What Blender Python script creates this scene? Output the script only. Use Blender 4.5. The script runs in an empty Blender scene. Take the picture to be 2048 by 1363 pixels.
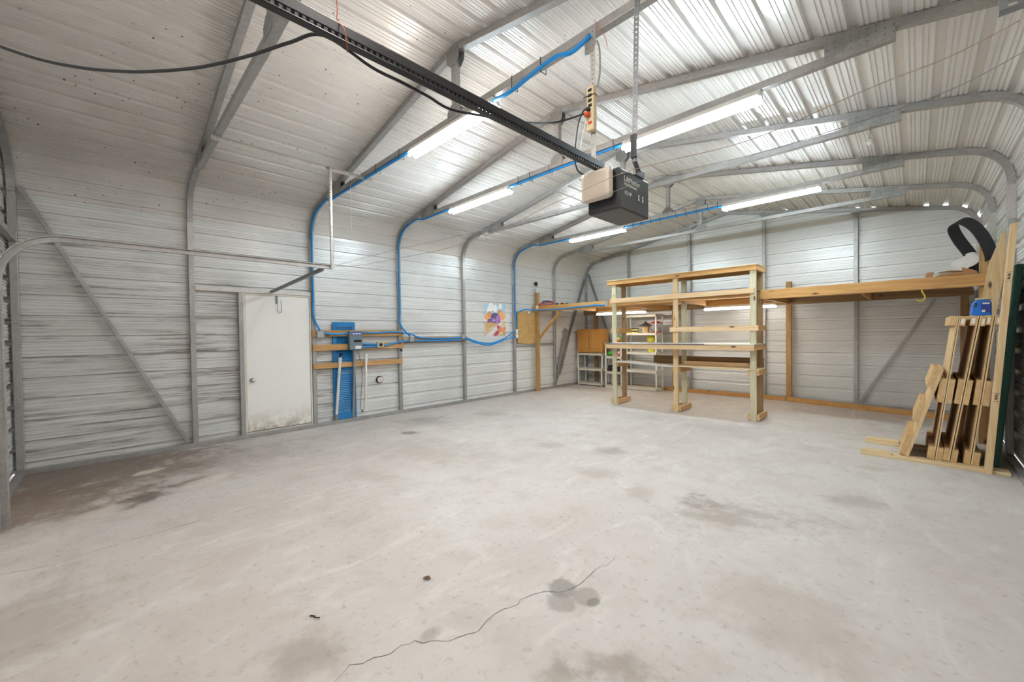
import bpy, math, random
from mathutils import Vector, Matrix
random.seed(7)
C = bpy.context.scene.collection
PI = math.pi

# ------------------------------------------------------------------ helpers
def lin(h):
    h = h.lstrip('#'); o = []
    for i in (0, 2, 4):
        c = int(h[i:i+2], 16)/255
        o.append(c/12.92 if c <= .04045 else ((c+.055)/1.055)**2.4)
    return (*o, 1)

class MB:
    """collects boxes, tubes and prisms; build() links them as ONE mesh object"""
    def __init__(self): self.v = []; self.f = []; self.m = []; self.cur = 0; self.sm = []; self.s = False
    def add(self, vs, fs):
        n = len(self.v); self.v += [Vector(v) for v in vs]
        for f in fs: self.f.append([i+n for i in f]); self.m.append(self.cur); self.sm.append(self.s)
        return self
    def box(self, x0, x1, y0, y1, z0, z1):
        return self.add([(x0,y0,z0),(x1,y0,z0),(x1,y1,z0),(x0,y1,z0),(x0,y0,z1),(x1,y0,z1),(x1,y1,z1),(x0,y1,z1)],
            [(0,3,2,1),(4,5,6,7),(0,1,5,4),(1,2,6,5),(2,3,7,6),(3,0,4,7)])
    def obox(self, c, ax, ay, az, hx, hy, hz):
        c = Vector(c); ax = Vector(ax)*hx; ay = Vector(ay)*hy; az = Vector(az)*hz
        P = [c-ax-ay-az,c+ax-ay-az,c+ax+ay-az,c-ax+ay-az,c-ax-ay+az,c+ax-ay+az,c+ax+ay+az,c-ax+ay+az]
        return self.add(P, [(0,3,2,1),(4,5,6,7),(0,1,5,4),(1,2,6,5),(2,3,7,6),(3,0,4,7)])
    def beam(self, p0, p1, w, h, up=(0,0,1)):
        p0 = Vector(p0); p1 = Vector(p1); d = (p1-p0); L = d.length; d.normalize()
        s = d.cross(Vector(up)).normalized(); u = s.cross(d)
        return self.obox((p0+p1)/2, d, s, u, L/2, w/2, h/2)
    def tube(self, pts, r, n=8, caps=True, smooth=True):
        pts = [Vector(p) for p in pts]; vs = []; N = len(pts)
        t0 = (pts[1]-pts[0]).normalized()
        a = Vector((0,0,1)) if abs(t0.z) < .9 else Vector((1,0,0))
        nrm = t0.cross(a).normalized()
        for i, p in enumerate(pts):
            t = (pts[min(i+1,N-1)]-pts[max(i-1,0)]).normalized()
            nrm = (nrm - t*nrm.dot(t)).normalized(); b = t.cross(nrm)
            rr = r[i] if isinstance(r, (list, tuple)) else r
            for k in range(n):
                an = 2*PI*k/n; vs.append(p+nrm*math.cos(an)*rr+b*math.sin(an)*rr)
        fs = []
        for i in range(N-1):
            for k in range(n):
                k2 = (k+1) % n
                fs.append((i*n+k, i*n+k2, (i+1)*n+k2, (i+1)*n+k))
        o = self.s; self.s = smooth; self.add(vs, fs); self.s = o
        if caps: self.add(vs[:n], [tuple(range(n))][::1]); self.add(vs[-n:], [tuple(range(n))])
        return self
    def lathe(self, prof, c, n=20, axis=(0,0,1), smooth=True):
        c = Vector(c); az = Vector(axis).normalized()
        a = Vector((0,0,1)) if abs(az.z) < .9 else Vector((1,0,0))
        ax = az.cross(a).normalized(); ay = az.cross(ax); vs = []
        for r, z in prof:
            for k in range(n):
                an = 2*PI*k/n; vs.append(c+az*z+ax*(math.cos(an)*r)+ay*(math.sin(an)*r))
        fs = []
        for i in range(len(prof)-1):
            for k in range(n):
                k2 = (k+1) % n; fs.append((i*n+k, i*n+k2, (i+1)*n+k2, (i+1)*n+k))
        o = self.s; self.s = smooth; self.add(vs, fs); self.s = o
        self.add(vs[:n], [tuple(range(n))]); self.add(vs[-n:], [tuple(range(n))])
        return self
    def prism(self, poly, d):
        """3-D outline extruded by vector d"""
        n = len(poly); d = Vector(d); P = [Vector(p) for p in poly]
        vs = P+[p+d for p in P]
        fs = [tuple(range(n))[::-1], tuple(range(n, 2*n))]+[(i,(i+1)%n,n+(i+1)%n,n+i) for i in range(n)]
        return self.add(vs, fs)
    def poly(self, pts): return self.add(pts, [tuple(range(len(pts)))])
    def build(self, name, mats, parent=None, bevel=0, origin=None):
        if not isinstance(mats, (list, tuple)): mats = [mats]
        if parent is not None: org = Vector(parent['_o'])
        elif origin is not None: org = Vector(origin)
        else:
            xs = [v.x for v in self.v]; ys = [v.y for v in self.v]
            org = Vector(((min(xs)+max(xs))/2, (min(ys)+max(ys))/2, min(v.z for v in self.v)))
        me = bpy.data.meshes.new(name)
        me.from_pydata([v-org for v in self.v], [], self.f)
        for m in mats: me.materials.append(m)
        for p, m, s in zip(me.polygons, self.m, self.sm): p.material_index = m; p.use_smooth = s
        me.update()
        import bmesh
        b = bmesh.new(); b.from_mesh(me); bmesh.ops.recalc_face_normals(b, faces=b.faces); b.to_mesh(me); b.free()
        o = bpy.data.objects.new(name, me); C.objects.link(o)
        if parent is not None:
            o.parent = parent
        else: o.location = org
        o['_o'] = list(org)
        if bevel:
            bv = o.modifiers.new('bevel', 'BEVEL'); bv.width = bevel; bv.segments = 2; bv.limit_method = 'ANGLE'
        return o
def tag(o, label, cat, group=None, kind=None):
    o['label'] = label; o['category'] = cat
    if group: o['group'] = group
    if kind: o['kind'] = kind
    return o
def thing(name, label, cat, loc, group=None):
    o = bpy.data.objects.new(name, None); C.objects.link(o); o.location = loc; o.empty_display_size = .1
    o['_o'] = list(loc); return tag(o, label, cat, group)
def struct(o): o['kind'] = 'structure'; return o
def bx(*a): return MB().box(*a)
def bm_(*a, **k): return MB().beam(*a, **k)
def smooth_path(pts, sub=6):
    P = [Vector(p) for p in pts]; out = []
    for i in range(len(P)-1):
        a = P[max(i-1,0)]; b = P[i]; c = P[i+1]; d = P[min(i+2,len(P)-1)]
        for k in range(sub):
            t = k/sub
            out.append(.5*((2*b)+(c-a)*t+(2*a-5*b+4*c-d)*t*t+(3*b-a-3*c+d)*t**3))
    return out+[P[-1]]
def tubeo(pts, r, n=8, sub=6): return MB().tube(smooth_path(pts, sub) if sub > 1 else pts, r, n)
def dup(o, dloc=(0,0,0), label=None):
    c = o.copy(); C.objects.link(c)
    if o.parent is None: c.location = o.location+Vector(dloc)
    for ch in o.children:
        d = dup(ch); d.parent = c
    if label: c['label'] = label
    return c
def text_part(s, size, origin, xdir, ydir, m, parent, name='lettering', depth=.0006, align='LEFT'):
    cu = bpy.data.curves.new('t', 'FONT'); cu.body = s; cu.size = size; cu.extrude = depth; cu.align_x = align
    o = bpy.data.objects.new('t', cu); C.objects.link(o)
    me = bpy.data.meshes.new_from_object(o.evaluated_get(bpy.context.evaluated_depsgraph_get()))
    bpy.data.objects.remove(o)
    xd = Vector(xdir).normalized(); yd = Vector(ydir).normalized(); zd = xd.cross(yd); org = Vector(origin)
    b = MB(); b.add([org+xd*v.co.x+yd*v.co.y+zd*v.co.z for v in me.vertices], [list(p.vertices) for p in me.polygons])
    return b.build(name, m, parent)

# ------------------------------------------------------------------ materials
class NT:
    def __init__(self, name):
        self.m = bpy.data.materials.new(name); self.m.use_nodes = True; self.t = self.m.node_tree
        self.b = self.t.nodes['Principled BSDF']
        self.co = self.t.nodes.new('ShaderNodeTexCoord').outputs['Object']
    def n(self, ty, ins=None, **pr):
        nd = self.t.nodes.new(ty)
        for k, v in pr.items(): setattr(nd, k, v)
        for k, v in (ins or {}).items():
            s = nd.inputs[k]
            if hasattr(v, 'is_output') or isinstance(v, bpy.types.NodeSocket): self.t.links.new(v, s)
            else: s.default_value = v
        return nd
    def map(self, scale=(1,1,1), loc=(0,0,0), rot=(0,0,0), src=None, kind='POINT'):
        return self.n('ShaderNodeMapping', {'Vector': src or self.co, 'Scale': scale, 'Location': loc, 'Rotation': rot}, vector_type=kind).outputs[0]
    def noise(self, scale, detail=4, rough=.55, vec=None, dist=0):
        return self.n('ShaderNodeTexNoise', {'Vector': vec or self.co, 'Scale': scale, 'Detail': detail, 'Roughness': rough, 'Distortion': dist}).outputs[0]
    def rng(self, v, a, b, c=0., d=1., smooth=True):
        if a > b: a, b, c, d = b, a, d, c
        return self.n('ShaderNodeMapRange', {0: v, 1: a, 2: b, 3: c, 4: d}, interpolation_type='SMOOTHSTEP' if smooth else 'LINEAR').outputs[0]
    def mul(self, a, b, op='MULTIPLY'):
        return self.n('ShaderNodeMath', {0: a, 1: b}, operation=op).outputs[0]
    def mix(self, f, a, b, mode='MIX'):
        nd = self.t.nodes.new('ShaderNodeMix'); nd.data_type = 'RGBA'; nd.blend_type = mode
        for i, v in ((0, f), (6, a), (7, b)):
            if isinstance(v, bpy.types.NodeSocket): self.t.links.new(v, nd.inputs[i])
            else: nd.inputs[i].default_value = v
        return nd.outputs[2]
    def set(self, **k):
        for a, v in k.items():
            s = self.b.inputs[a.replace('_', ' ')]
            if isinstance(v, bpy.types.NodeSocket): self.t.links.new(v, s)
            else: s.default_value = v
        return self
    def bump(self, h, strength=.2, dist=.01):
        self.t.links.new(self.n('ShaderNodeBump', {'Height': h, 'Strength': strength, 'Distance': dist}).outputs[0], self.b.inputs['Normal'])

def plain(name, col, rough=.5, metal=0., var=.06, scale=8):
    t = NT(name); c = lin(col)
    v = t.rng(t.noise(scale, 3), .3, .7, 1-var, 1+var)
    hs = t.n('ShaderNodeHueSaturation', {'Value': v, 'Color': c}).outputs[0]
    t.set(Base_Color=hs, Roughness=rough, Metallic=metal); return t.m
def emis(name, col, s):
    t = NT(name); t.set(Base_Color=lin('#ffffff'), Emission_Color=col, Emission_Strength=s); return t.m
def wood(name, c1, c2, axis, knots=True, rough=.65):
    t = NT(name); st = [9., 9., 9.]; st['xyz'.index(axis)] = .55
    oi = t.n('ShaderNodeObjectInfo').outputs['Random']
    off = t.n('ShaderNodeCombineXYZ', {0: t.mul(oi, 13.), 1: t.mul(oi, 29.), 2: t.mul(oi, 7.)}).outputs[0]
    co = t.n('ShaderNodeVectorMath', {0: t.co, 1: off}, operation='ADD').outputs[0]
    g = t.noise(2.2, 6, .6, t.map(st, src=co), dist=1.2)
    fine = t.noise(10, 4, .7, t.map(st, src=co))
    col = t.mix(t.rng(g, .32, .68), lin(c1), lin(c2))
    col = t.mix(t.mul(t.rng(fine, .45, .75), .35), col, lin(c2))
    if knots:
        ks = [7., 7., 7.]; ks['xyz'.index(axis)] = 2.6
        d = t.n('ShaderNodeTexVoronoi', {'Vector': t.map(ks, src=co), 'Scale': 1.}).outputs['Distance']
        col = t.mix(t.rng(d, .16, .05), col, lin('#5a3a20'))
    t.set(Base_Color=col, Roughness=rough); t.bump(fine, .15, .002); return t.m

def galv_mat(name, col, rough=.42, metal=.55):
    t = NT(name)
    v = t.n('ShaderNodeTexVoronoi', {'Vector': t.co, 'Scale': 55.}).outputs['Color']
    bw = t.n('ShaderNodeRGBToBW', {0: v}).outputs[0]
    st = t.noise(5, 4, .6, t.map((1,1,1)))
    val = t.mul(t.rng(bw, 0, 1, .93, 1.07), t.rng(st, .3, .7, .9, 1.08))
    c = t.n('ShaderNodeHueSaturation', {'Value': val, 'Color': lin(col)}).outputs[0]
    t.set(Base_Color=c, Metallic=metal, Roughness=rough); return t.m
M = {}
M['galv'] = galv_mat('galvanized_steel', '#a7a4a1')
M['galv_light'] = galv_mat('light_zinc_steel', '#c0bcb6', .4, .4)
M['galv_dark'] = galv_mat('weathered_zinc_steel', '#86888a', .5, .5)

def panel_mat(name, base, axis, dirt_shade, specks=0., rough=.29, sk=.6, fk=.35):
    """coated steel sheet; dirt = list of (x,y,z,rx,ry,rz,strength) grimy zones, on the roof also painted shade"""
    t = NT(name); big = t.noise(1.3, 3)
    col = t.n('ShaderNodeHueSaturation', {'Value': t.rng(big, .3, .7, .95, 1.04), 'Color': lin(base)}).outputs[0]
    st = [42., 42., 42.]; st['xyz'.index(axis)] = .9
    streak = t.noise(1., 5, .65, t.map(st), dist=.2)
    st2 = [9., 9., 9.]; st2['xyz'.index(axis)] = 1.6
    blot = t.noise(1., 5, .7, t.map(st2))
    zone = None
    for (x, y, z, rx, ry, rz, s) in dirt_shade:
        d = t.n('ShaderNodeVectorMath', {0: t.map((1/rx,1/ry,1/rz), (-x/rx,-y/ry,-z/rz))}, operation='LENGTH').outputs['Value']
        w = t.rng(d, 1.15, .35, 0, s)
        zone = w if zone is None else t.mul(zone, w, 'MAXIMUM')
    rough_s = rough
    if zone is not None:
        k = t.mul(t.mul(t.mul(t.rng(streak, .43, .62), t.rng(blot, .4, .68, .15, 1.)), zone), sk)
        col = t.mix(k, col, lin('#5a4a3e'))
        film = t.mul(t.mul(t.rng(t.noise(1.7, 4, .6), .25, .75, .45, 1.), zone), fk)
        col = t.mix(film, col, lin('#93877c'))
        rough_s = t.rng(zone, 0, 1, rough, .6)
    fs = t.mul(t.rng(blot, .6, .75), .10)
    col = t.mix(fs, col, lin('#80807c'))
    if specks:
        v = t.n('ShaderNodeTexVoronoi', {'Vector': t.co, 'Scale': 15.}).outputs
        sp = t.mul(t.rng(v['Distance'], .15, .08), t.rng(t.noise(3.1), .46, .58))
        yy = t.n('ShaderNodeSeparateXYZ', {0: t.co}).outputs[1]
        sp = t.mul(sp, t.rng(yy, 6., 1.5, .15, specks))
        col = t.mix(sp, col, lin('#3d352e'))
    t.set(Base_Color=col, Roughness=rough_s, Metallic=.12, IOR=1.5); return t.m
PW = '#dcdcda'
M['wall_left'] = panel_mat('left_wall_sheet', PW, 'y', [(-.06,.2,1.2,1.,2.6,2.6,.85),(-.06,1.9,1.2,1.,.75,1.5,1.),(-.06,3.2,.7,1.,.6,1.,.95),(-.06,3.,1.5,1.,7.,3.,.22)], sk=.9, fk=.2)
M['wall_right'] = panel_mat('right_wall_sheet', PW, 'y', [(7.5,5.,.8,1.,5.,2.2,.5)])
M['wall_back'] = panel_mat('gable_wall_sheet', PW, 'x', [(3.7,10.7,1.,5.,1.,2.,.15)])
M['wall_front'] = panel_mat('front_wall_sheet', PW, 'x', [(.7,0,1.2,2.,1.,2.5,.8)])
M['roof'] = panel_mat('roof_sheet', '#d8d4cf', 'y', [(1.2,.1,3.5,3.8,2.6,2.,.95)], specks=1., rough=.29, sk=.12, fk=.32)  # front-left zone: real grime plus shade put into the sheet colour

# concrete with its stains (each stain keeps its own place on the slab)
def concrete():
    t = NT('stained_concrete')
    n1 = t.noise(.55, 5, .6); n2 = t.noise(3.2, 6, .65); n3 = t.noise(22, 4, .6); n4 = t.noise(120, 2)
    trow = t.noise(1., 5, .65, t.map((3.2, 1.1, 1), rot=(0,0,.35)), dist=1.5)
    col = t.mix(t.rng(n1, .3, .7), lin('#beb5af'), lin('#c8c2bd'))
    col = t.mix(t.mul(t.rng(n2, .45, .75), .45), col, lin('#ada299'))
    col = t.mix(t.mul(t.rng(trow, .5, .7), .5), col, lin('#d6d1cb'))
    n5 = t.noise(7., 6, .7, t.map((1.6,.7,1), rot=(0,0,.4)))
    col = t.mix(t.mul(t.rng(n5, .56, .74), .3), col, lin('#958a80'))
    col = t.mix(t.mul(t.rng(n3, .56, .72), .5), col, lin('#94887e'))
    col = t.mix(t.mul(t.rng(n4, .62, .8), .3), col, lin('#85786c'))
    wob = t.noise(2.6, 5, .7); wob2 = t.noise(9, 3, .6)
    def stain(x, y, rx, ry, rot, c, s, edge=.45, w=.9):
        nonlocal col
        m = t.map((1/rx, 1/ry, 1), (0,0,0), (0,0,0), src=t.map((1,1,1), (0,0,0), (0,0,-rot), src=t.n('ShaderNodeVectorMath', {0: t.co, 1: (x,y,0)}, operation='SUBTRACT').outputs[0]))
        d = t.n('ShaderNodeVectorMath', {0: m}, operation='LENGTH').outputs['Value']
        d = t.mul(d, t.mul(t.mul(t.mul(wob, -.5, 'ADD'), w*2.2), t.mul(t.mul(wob2, -.5, 'ADD'), w*.9), 'ADD'), 'ADD')
        col = t.mix(t.rng(d, 1., 1-edge, 0, s), col, lin(c))
    stain(.35,.55,1.25,1.5,0,'#6d5c4d',.8,.7); stain(1.3,.2,.9,1.,0,'#7d6757',.75,.7)
    stain(.9,1.5,1.,1.6,0,'#8a7f75',.5,.8)
    stain(1.83,.93,.2,.36,.5,'#51473f',.8,.75); stain(1.6,1.25,.16,.32,.3,'#6a5d52',.6,.75)
    stain(.84,1.01,.09,.16,.3,'#d8d0c2',.8,.4); stain(1.65,1.4,.12,.3,.4,'#cfc6b8',.7,.4); stain(1.95,.62,.12,.3,.4,'#c9bfb2',.6,.5)
    stain(5.78,4.12,.66,.38,.5,'#8f8378',.62,.95,1.2); stain(5.45,4.17,.27,.19,.4,'#857a71',.6,.9,1.2)
    stain(5.36,2.49,.09,.095,0,'#7d7672',.7,.45,.6); stain(5.43,2.38,.095,.09,0,'#88817c',.6,.45,.6)
    stain(5.50,2.52,.085,.09,0,'#8a817a',.6,.35,.35); stain(5.556,2.51,.035,.05,0,'#767069',.7,.45,.5)
    stain(4.17,5.02,.32,.22,.5,'#978b81',.7,.85,1.2); stain(3.43,4.72,.3,.2,.5,'#9b9087',.55,.9,1.2); stain(4.43,4.23,.3,.24,0,'#a0968d',.55,.7)
    stain(1.45,3.86,.16,.13,.4,'#6f6861',.75,.5); stain(.85,4.5,.6,.5,.5,'#8b857e',.6,.8)
    stain(2.6,3.6,1.3,.6,.3,'#a79c92',.45,.8); stain(5.02,4.06,.22,.2,0,'#9d9186',.5,.7)
    stain(6.4,5.1,.28,.2,.4,'#a1978d',.6,.8,1.1); stain(6.45,6.28,.22,.12,.3,'#b1a493',.6,.6)
    stain(5.85,2.2,.26,.14,.5,'#887a6d',.65,.95,1.3); stain(5.7,2.0,.2,.1,.6,'#8f8376',.6,.95,1.3); stain(5.12,1.76,.05,.09,.3,'#85796d',.5,.8)
    stain(6.3,3.1,.5,.5,0,'#a79a8f',.5,.8); stain(3.6,.4,.7,.5,0,'#9a9087',.55,.8); stain(4.8,1.3,.3,.2,.3,'#948a80',.6,.8)
    stain(2.8,2.6,.5,.2,.4,'#aba097',.5,.8); stain(1.2,5.6,.5,.3,.4,'#99948d',.5,.8)
    t.set(Base_Color=col, Roughness=t.rng(n2, .3, .7, .5, .68), IOR=1.45)
    t.bump(t.mul(n3, t.mul(n4, .4), 'ADD'), .12, .006); return t.m
M['concrete'] = concrete()

M['pine_x'] = wood('pine_x', '#e2c79f', '#d0ab7c', 'x'); M['pine_y'] = wood('pine_y', '#dcb98c', '#c89c68', 'y')
M['pine_z'] = wood('pine_z', '#d9be96', '#c6a473', 'z')
M['honey_x'] = wood('honey_pine_x', '#c89a5e', '#b08148', 'x'); M['honey_y'] = wood('honey_pine_y', '#c4985f', '#ab804a', 'y'); M['honey_z'] = wood('honey_pine_z', '#b8925c', '#9a7645', 'z')
M['green_z'] = wood('treated_pine_z', '#d2cbae', '#bdb592', 'z'); M['brown_z'] = wood('aged_pine_z', '#a08158', '#856747', 'z'); M['brown_x'] = wood('aged_pine_x', '#94764f', '#795c3c', 'x')
M['batten'] = wood('batten_pine', '#c0966220'[:7], '#a87d4b', 'y')
M['ply'] = wood('plywood', '#dcc196', '#cbab7c', 'z', False); M['ply_y'] = wood('plywood_y', '#d3b384', '#c09c68', 'y', False)
M['ply_x'] = wood('plywood_x', '#e2cda6', '#d2b688', 'x', False)
M['oak'] = wood('oak_veneer', '#c48f4a', '#b27d39', 'z', False, .4)
def osb():
    t = NT('particle_board'); v = t.n('ShaderNodeTexVoronoi', {'Vector': t.map((1,18,34)), 'Scale': 1.6}).outputs['Color']
    bw = t.n('ShaderNodeRGBToBW', {0: v}).outputs[0]; n = t.noise(9, 4)
    t.set(Base_Color=t.mix(t.rng(t.mul(bw, n), .1, .4), lin('#a5834e'), lin('#bd985e')), Roughness=.7); return t.m
M['osb'] = osb()
M['blue'] = plain('blue_conduit_plastic', '#1687cf', .42); M['shutter'] = plain('blue_shutter_paint', '#1672ad', .4)
M['steelbox'] = plain('zinc_box', '#a3a6a5', .45, .4); M['panelgrey'] = plain('breaker_panel_grey', '#67737a', .45)
M['black'] = plain('black_plastic', '#1b1a1b', .45); M['rubber'] = plain('black_rubber', '#2a2829', .6); M['opener'] = plain('charcoal_casing', '#454340', .5)
M['dark'] = plain('dark_hole', '#141312', .8); M['pvc'] = plain('white_pvc', '#dedad2', .4); M['greypvc'] = plain('grey_conduit', '#8a857c', .5)
M['door'] = None
M['white'] = plain('white_plastic', '#e4e1da', .45); M['offwhite'] = plain('ivory_plastic', '#d8d2c2', .5); M['tan'] = plain('tan_plastic', '#cbb893', .5)
M['orange'] = plain('orange_plastic', '#c9562a', .5); M['red'] = plain('red_plastic', '#c63a33', .45); M['label_blue'] = plain('blue_label', '#2b3d8f', .5)
M['chrome'] = plain('polished_steel', '#c9c7c2', .2, .9); M['yellow'] = plain('yellow_plastic', '#d2c64c', .5); M['green'] = plain('green_plastic', '#3f9a35', .55)
M['pink'] = plain('pink_plastic', '#c98f8c', .55); M['turf'] = plain('dark_green_turf', '#17362b', .95, 0, .3, 60); M['cord'] = plain('orange_cord', '#c25a33', .6); M['beige'] = plain('beige_cord', '#9d8a76', .7)
M['card'] = plain('brown_cardboard', '#a5764c', .8); M['teal'] = plain('teal_plastic', '#6fb5b0', .5); M['navy'] = plain('navy_plastic', '#26406f', .5)
M['detergent'] = plain('blue_bottle', '#1c74d6', .3); M['brass'] = plain('yellow_hook_coat', '#cfb84a', .4)
M['slate'] = plain('slate_roof', '#4a4a48', .6); M['jar'] = plain('clear_jar', '#d8d6d0', .15)
M['laminate'] = plain('white_laminate', '#d6d3cc', .4); M['edge_blue'] = plain('blue_grey_edge', '#565c72', .5)
t = NT('clear_glass'); t.set(Base_Color=lin('#f2f4f2'), Roughness=.05, Transmission_Weight=.85, IOR=1.2); M['glass'] = t.m
t = NT('frosted_lens'); t.set(Base_Color=lin('#cdbfae'), Roughness=.32, Transmission_Weight=.12); M['lens'] = t.m
M['tube'] = emis('fluorescent_tube', (.77, .92, 1., 1), 55.); M['tube_loft'] = emis('fluorescent_tube_loft', (1., .96, .88, 1), 17.); M['tube_warm'] = emis('fluorescent_tube_warm', (1., .93, .88, 1), 55.)
M['tube_fill'] = emis('fluorescent_tube_fill', (1., .95, .91, 1), 43.)  # glow of the added fill fixture only
M['fixture'] = plain('white_enamel', '#dcd8d0', .35)
def doormat():
    t = NT('painted_door'); z = t.n('ShaderNodeSeparateXYZ', {0: t.co}).outputs[2]
    n = t.noise(7, 5, .7); n2 = t.noise(2, 3, .6)
    col = t.mix(t.mul(t.rng(n2, .4, .7), .2), lin('#ebe9e4'), lin('#dedad3'))
    low = t.mul(t.rng(z, .42, .02), t.rng(n, .35, .6)); col = t.mix(t.mul(low, .5), col, lin('#a58f76'))
    lo2 = t.mul(t.rng(z, .16, .02), t.rng(n, .48, .62)); col = t.mix(t.mul(lo2, .42), col, lin('#6b5a48'))
    t.set(Base_Color=col, Roughness=.45); return t.m
M['door'] = doormat()

def punched():
    t = NT('punched_plate'); sp = t.n('ShaderNodeSeparateXYZ', {0: t.co}).outputs
    def cell(v): return t.mul(t.mul(t.n('ShaderNodeMath', {0: t.mul(v, 22.)}, operation='FRACT').outputs[0], .5, 'SUBTRACT'), 2., 'POWER')
    d = t.mul(cell(sp[0]), cell(sp[2]), 'ADD'); n = t.noise(9, 3)
    c = t.mix(t.rng(d, .014, .006), t.mix(t.rng(n, .3, .7), lin('#a6a5a2'), lin('#8f8d8a')), lin('#6a6764'))
    t.set(Base_Color=c, Metallic=.5, Roughness=.45); return t.m
M['plate'] = punched()
# ------------------------------------------------------------------ building section
XL, XR, ZK, RAD, SL, XC, ZA = -.065, 7.545, 3.034, .45, .19, 3.74, 4.13
LEN, SP = 10.70, 1.524
TH = PI/2-math.atan(SL)
def outline(d=0., na=10):
    """section path inset by d, list of (x,z,nx,nz) from the left spring line over the ridge to the right one"""
    P = []
    for i in range(na+1):
        a = PI-TH*i/na; P.append((XL+RAD+(RAD-d)*math.cos(a), ZK+(RAD-d)*math.sin(a), math.cos(a), math.sin(a)))
    k = math.hypot(1, SL)
    L = list(P); ap = (XC, ZA-d*k, 0, 1)
    R = [(2*XC-x, z, -nx, nz) for x, z, nx, nz in reversed(P)]
    return L+[ap]+R
def rib_depth(s):
    p = .2286; u = ((s-.094+p/2) % p)-p/2
    a = abs(u)
    if a < .025: return .027
    if a < .034: return .027*(.034-a)/.009
    for c in (.062, .092):
        b = abs(a-c)
        if b < .0035: return .0065
        if b < .0060: return .0065*(.006-b)/.0025
    return 0.
def rib_samples(s0, s1):
    S = {round(s0,5), round(s1,5)}; p = .2286; n = int((s0-.3)/p)-1
    while n*p < s1+.3:
        c = .094+n*p
        for u in (-.034,-.025,.025,.034,-.098,-.0955,-.0885,-.086,-.068,-.0655,-.0585,-.056,.056,.0585,.0655,.068,.086,.0885,.0955,.098):
            if s0 < c+u < s1: S.add(round(c+u,5))
        n += 1
    return sorted(S)
# full path by arc length
full = [(XL,0,-1,0)]+outline(0)+[(XR,0,1,0)]
acc = [0.]
for a, b in zip(full, full[1:]): acc.append(acc[-1]+math.hypot(b[0]-a[0], b[1]-a[1]))
def at(s):
    for i in range(len(full)-1):
        if s <= acc[i+1]+1e-9:
            f = (s-acc[i])/(acc[i+1]-acc[i]); a, b = full[i], full[i+1]
            x = a[0]+(b[0]-a[0])*f; z = a[1]+(b[1]-a[1])*f
            nx, nz = -(b[1]-a[1]), (b[0]-a[0]); l = math.hypot(nx, nz)
            return x, z, nx/l, nz/l
    return full[-1]
def sheet(s0, s1, name, m, y0=-.062, y1=LEN+.006):
    b = MB(); S = sorted(set(rib_samples(s0, s1)) | {round(a,5) for a in acc if s0 < a < s1}); vs = []
    for s in S:
        x, z, nx, nz = at(s); d = rib_depth(s); vs += [(x+nx*d, y0, z+nz*d), (x+nx*d, y1, z+nz*d)]
    b.add(vs, [(2*i, 2*i+1, 2*i+3, 2*i+2) for i in range(len(S)-1)])
    return struct(b.build(name, m, origin=(0,0,0)))
sL = acc[1]; sR = acc[-2]
wl = sheet(0.02, sL, 'wall_left', M['wall_left']); sheet(sR, acc[-1]-.02, 'wall_right', M['wall_right']); sheet(sL, sR, 'ceiling', M['roof'])
def xlim(z):
    if z <= ZK: return XL, XR
    O = outline(0, 24); h = O[:len(O)//2+1]
    for a, b in zip(h, h[1:]):
        if a[1] <= z <= b[1]:
            x = a[0]+(b[0]-a[0])*(z-a[1])/(b[1]-a[1]); return x, 2*XC-x
    return XC, XC
def gable(name, y, sgn, m, hole=None):
    b = MB(); S = [z+.0 for z in rib_samples(.02, ZA-.001)]
    if hole: S = sorted(set(S) | {hole[2]})
    off = -.044
    def P(x, z): return (x, y+sgn*rib_depth(z-off), z)
    S = sorted(set(s+off for s in rib_samples(.07, ZA+.04)) | ({hole[2]} if hole else set()) | {.02, ZA-.001})
    S = [z for z in S if .0199 <= z < ZA]
    def xl2(z):
        a, c = xlim(z); e = .035 if z < 3.3 else .15
        if sgn > 0 and 3.02 < z < 3.56: return a-e, c
        return a-e, c+e
    for z0, z1 in zip(S, S[1:]):
        a0, b0 = xl2(z0); a1, b1 = xl2(z1)
        if hole and z1 <= hole[2]+1e-6:
            b.add([P(a0,z0),P(hole[0],z0),P(hole[0],z1),P(a1,z1)], [(0,1,2,3)]); b.add([P(hole[1],z0),P(b0,z0),P(b1,z1),P(hole[1],z1)], [(0,1,2,3)])
        else: b.add([P(a0,z0),P(b0,z0),P(b1,z1),P(a1,z1)], [(0,1,2,3)])
    return struct(b.build(name, m, origin=(0,0,0)))
gable('wall_back', LEN, 1, M['wall_back']); gable('wall_front', -.02, -1, M['wall_front'], (1.6, 7.2, 2.30))
# slab, cracks
fl = struct(bx(-.35, 7.85, -1.2, 11.0, -.15, 0).build('floor', M['concrete'], origin=(0,0,0)))
def crack(pts, w, name='crack'):
    b = MB(); P = [Vector((x, y, .0012)) for x, y in pts]; vs = []
    for i, p in enumerate(P):
        t_ = (P[min(i+1,len(P)-1)]-P[max(i-1,0)]).normalized(); n_ = Vector((-t_.y, t_.x, 0))
        ww = w*random.uniform(.4, 1.2); vs += [p+n_*ww, p-n_*ww]
    b.add(vs, [(2*i,2*i+1,2*i+3,2*i+2) for i in range(len(P)-1)])
    return b.build(name, M['crackm'], fl)
M['crackm'] = plain('crack_dirt', '#6a5f56', .9)  # dark brown of the slab cracks
def jag(pts, k=4, a=.008):
    out = []
    for p, q in zip(pts, pts[1:]):
        for i in range(k):
            f = i/k; out.append((p[0]+(q[0]-p[0])*f+random.uniform(-a,a), p[1]+(q[1]-p[1])*f+random.uniform(-a,a)))
    return out+[pts[-1]]
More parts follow.
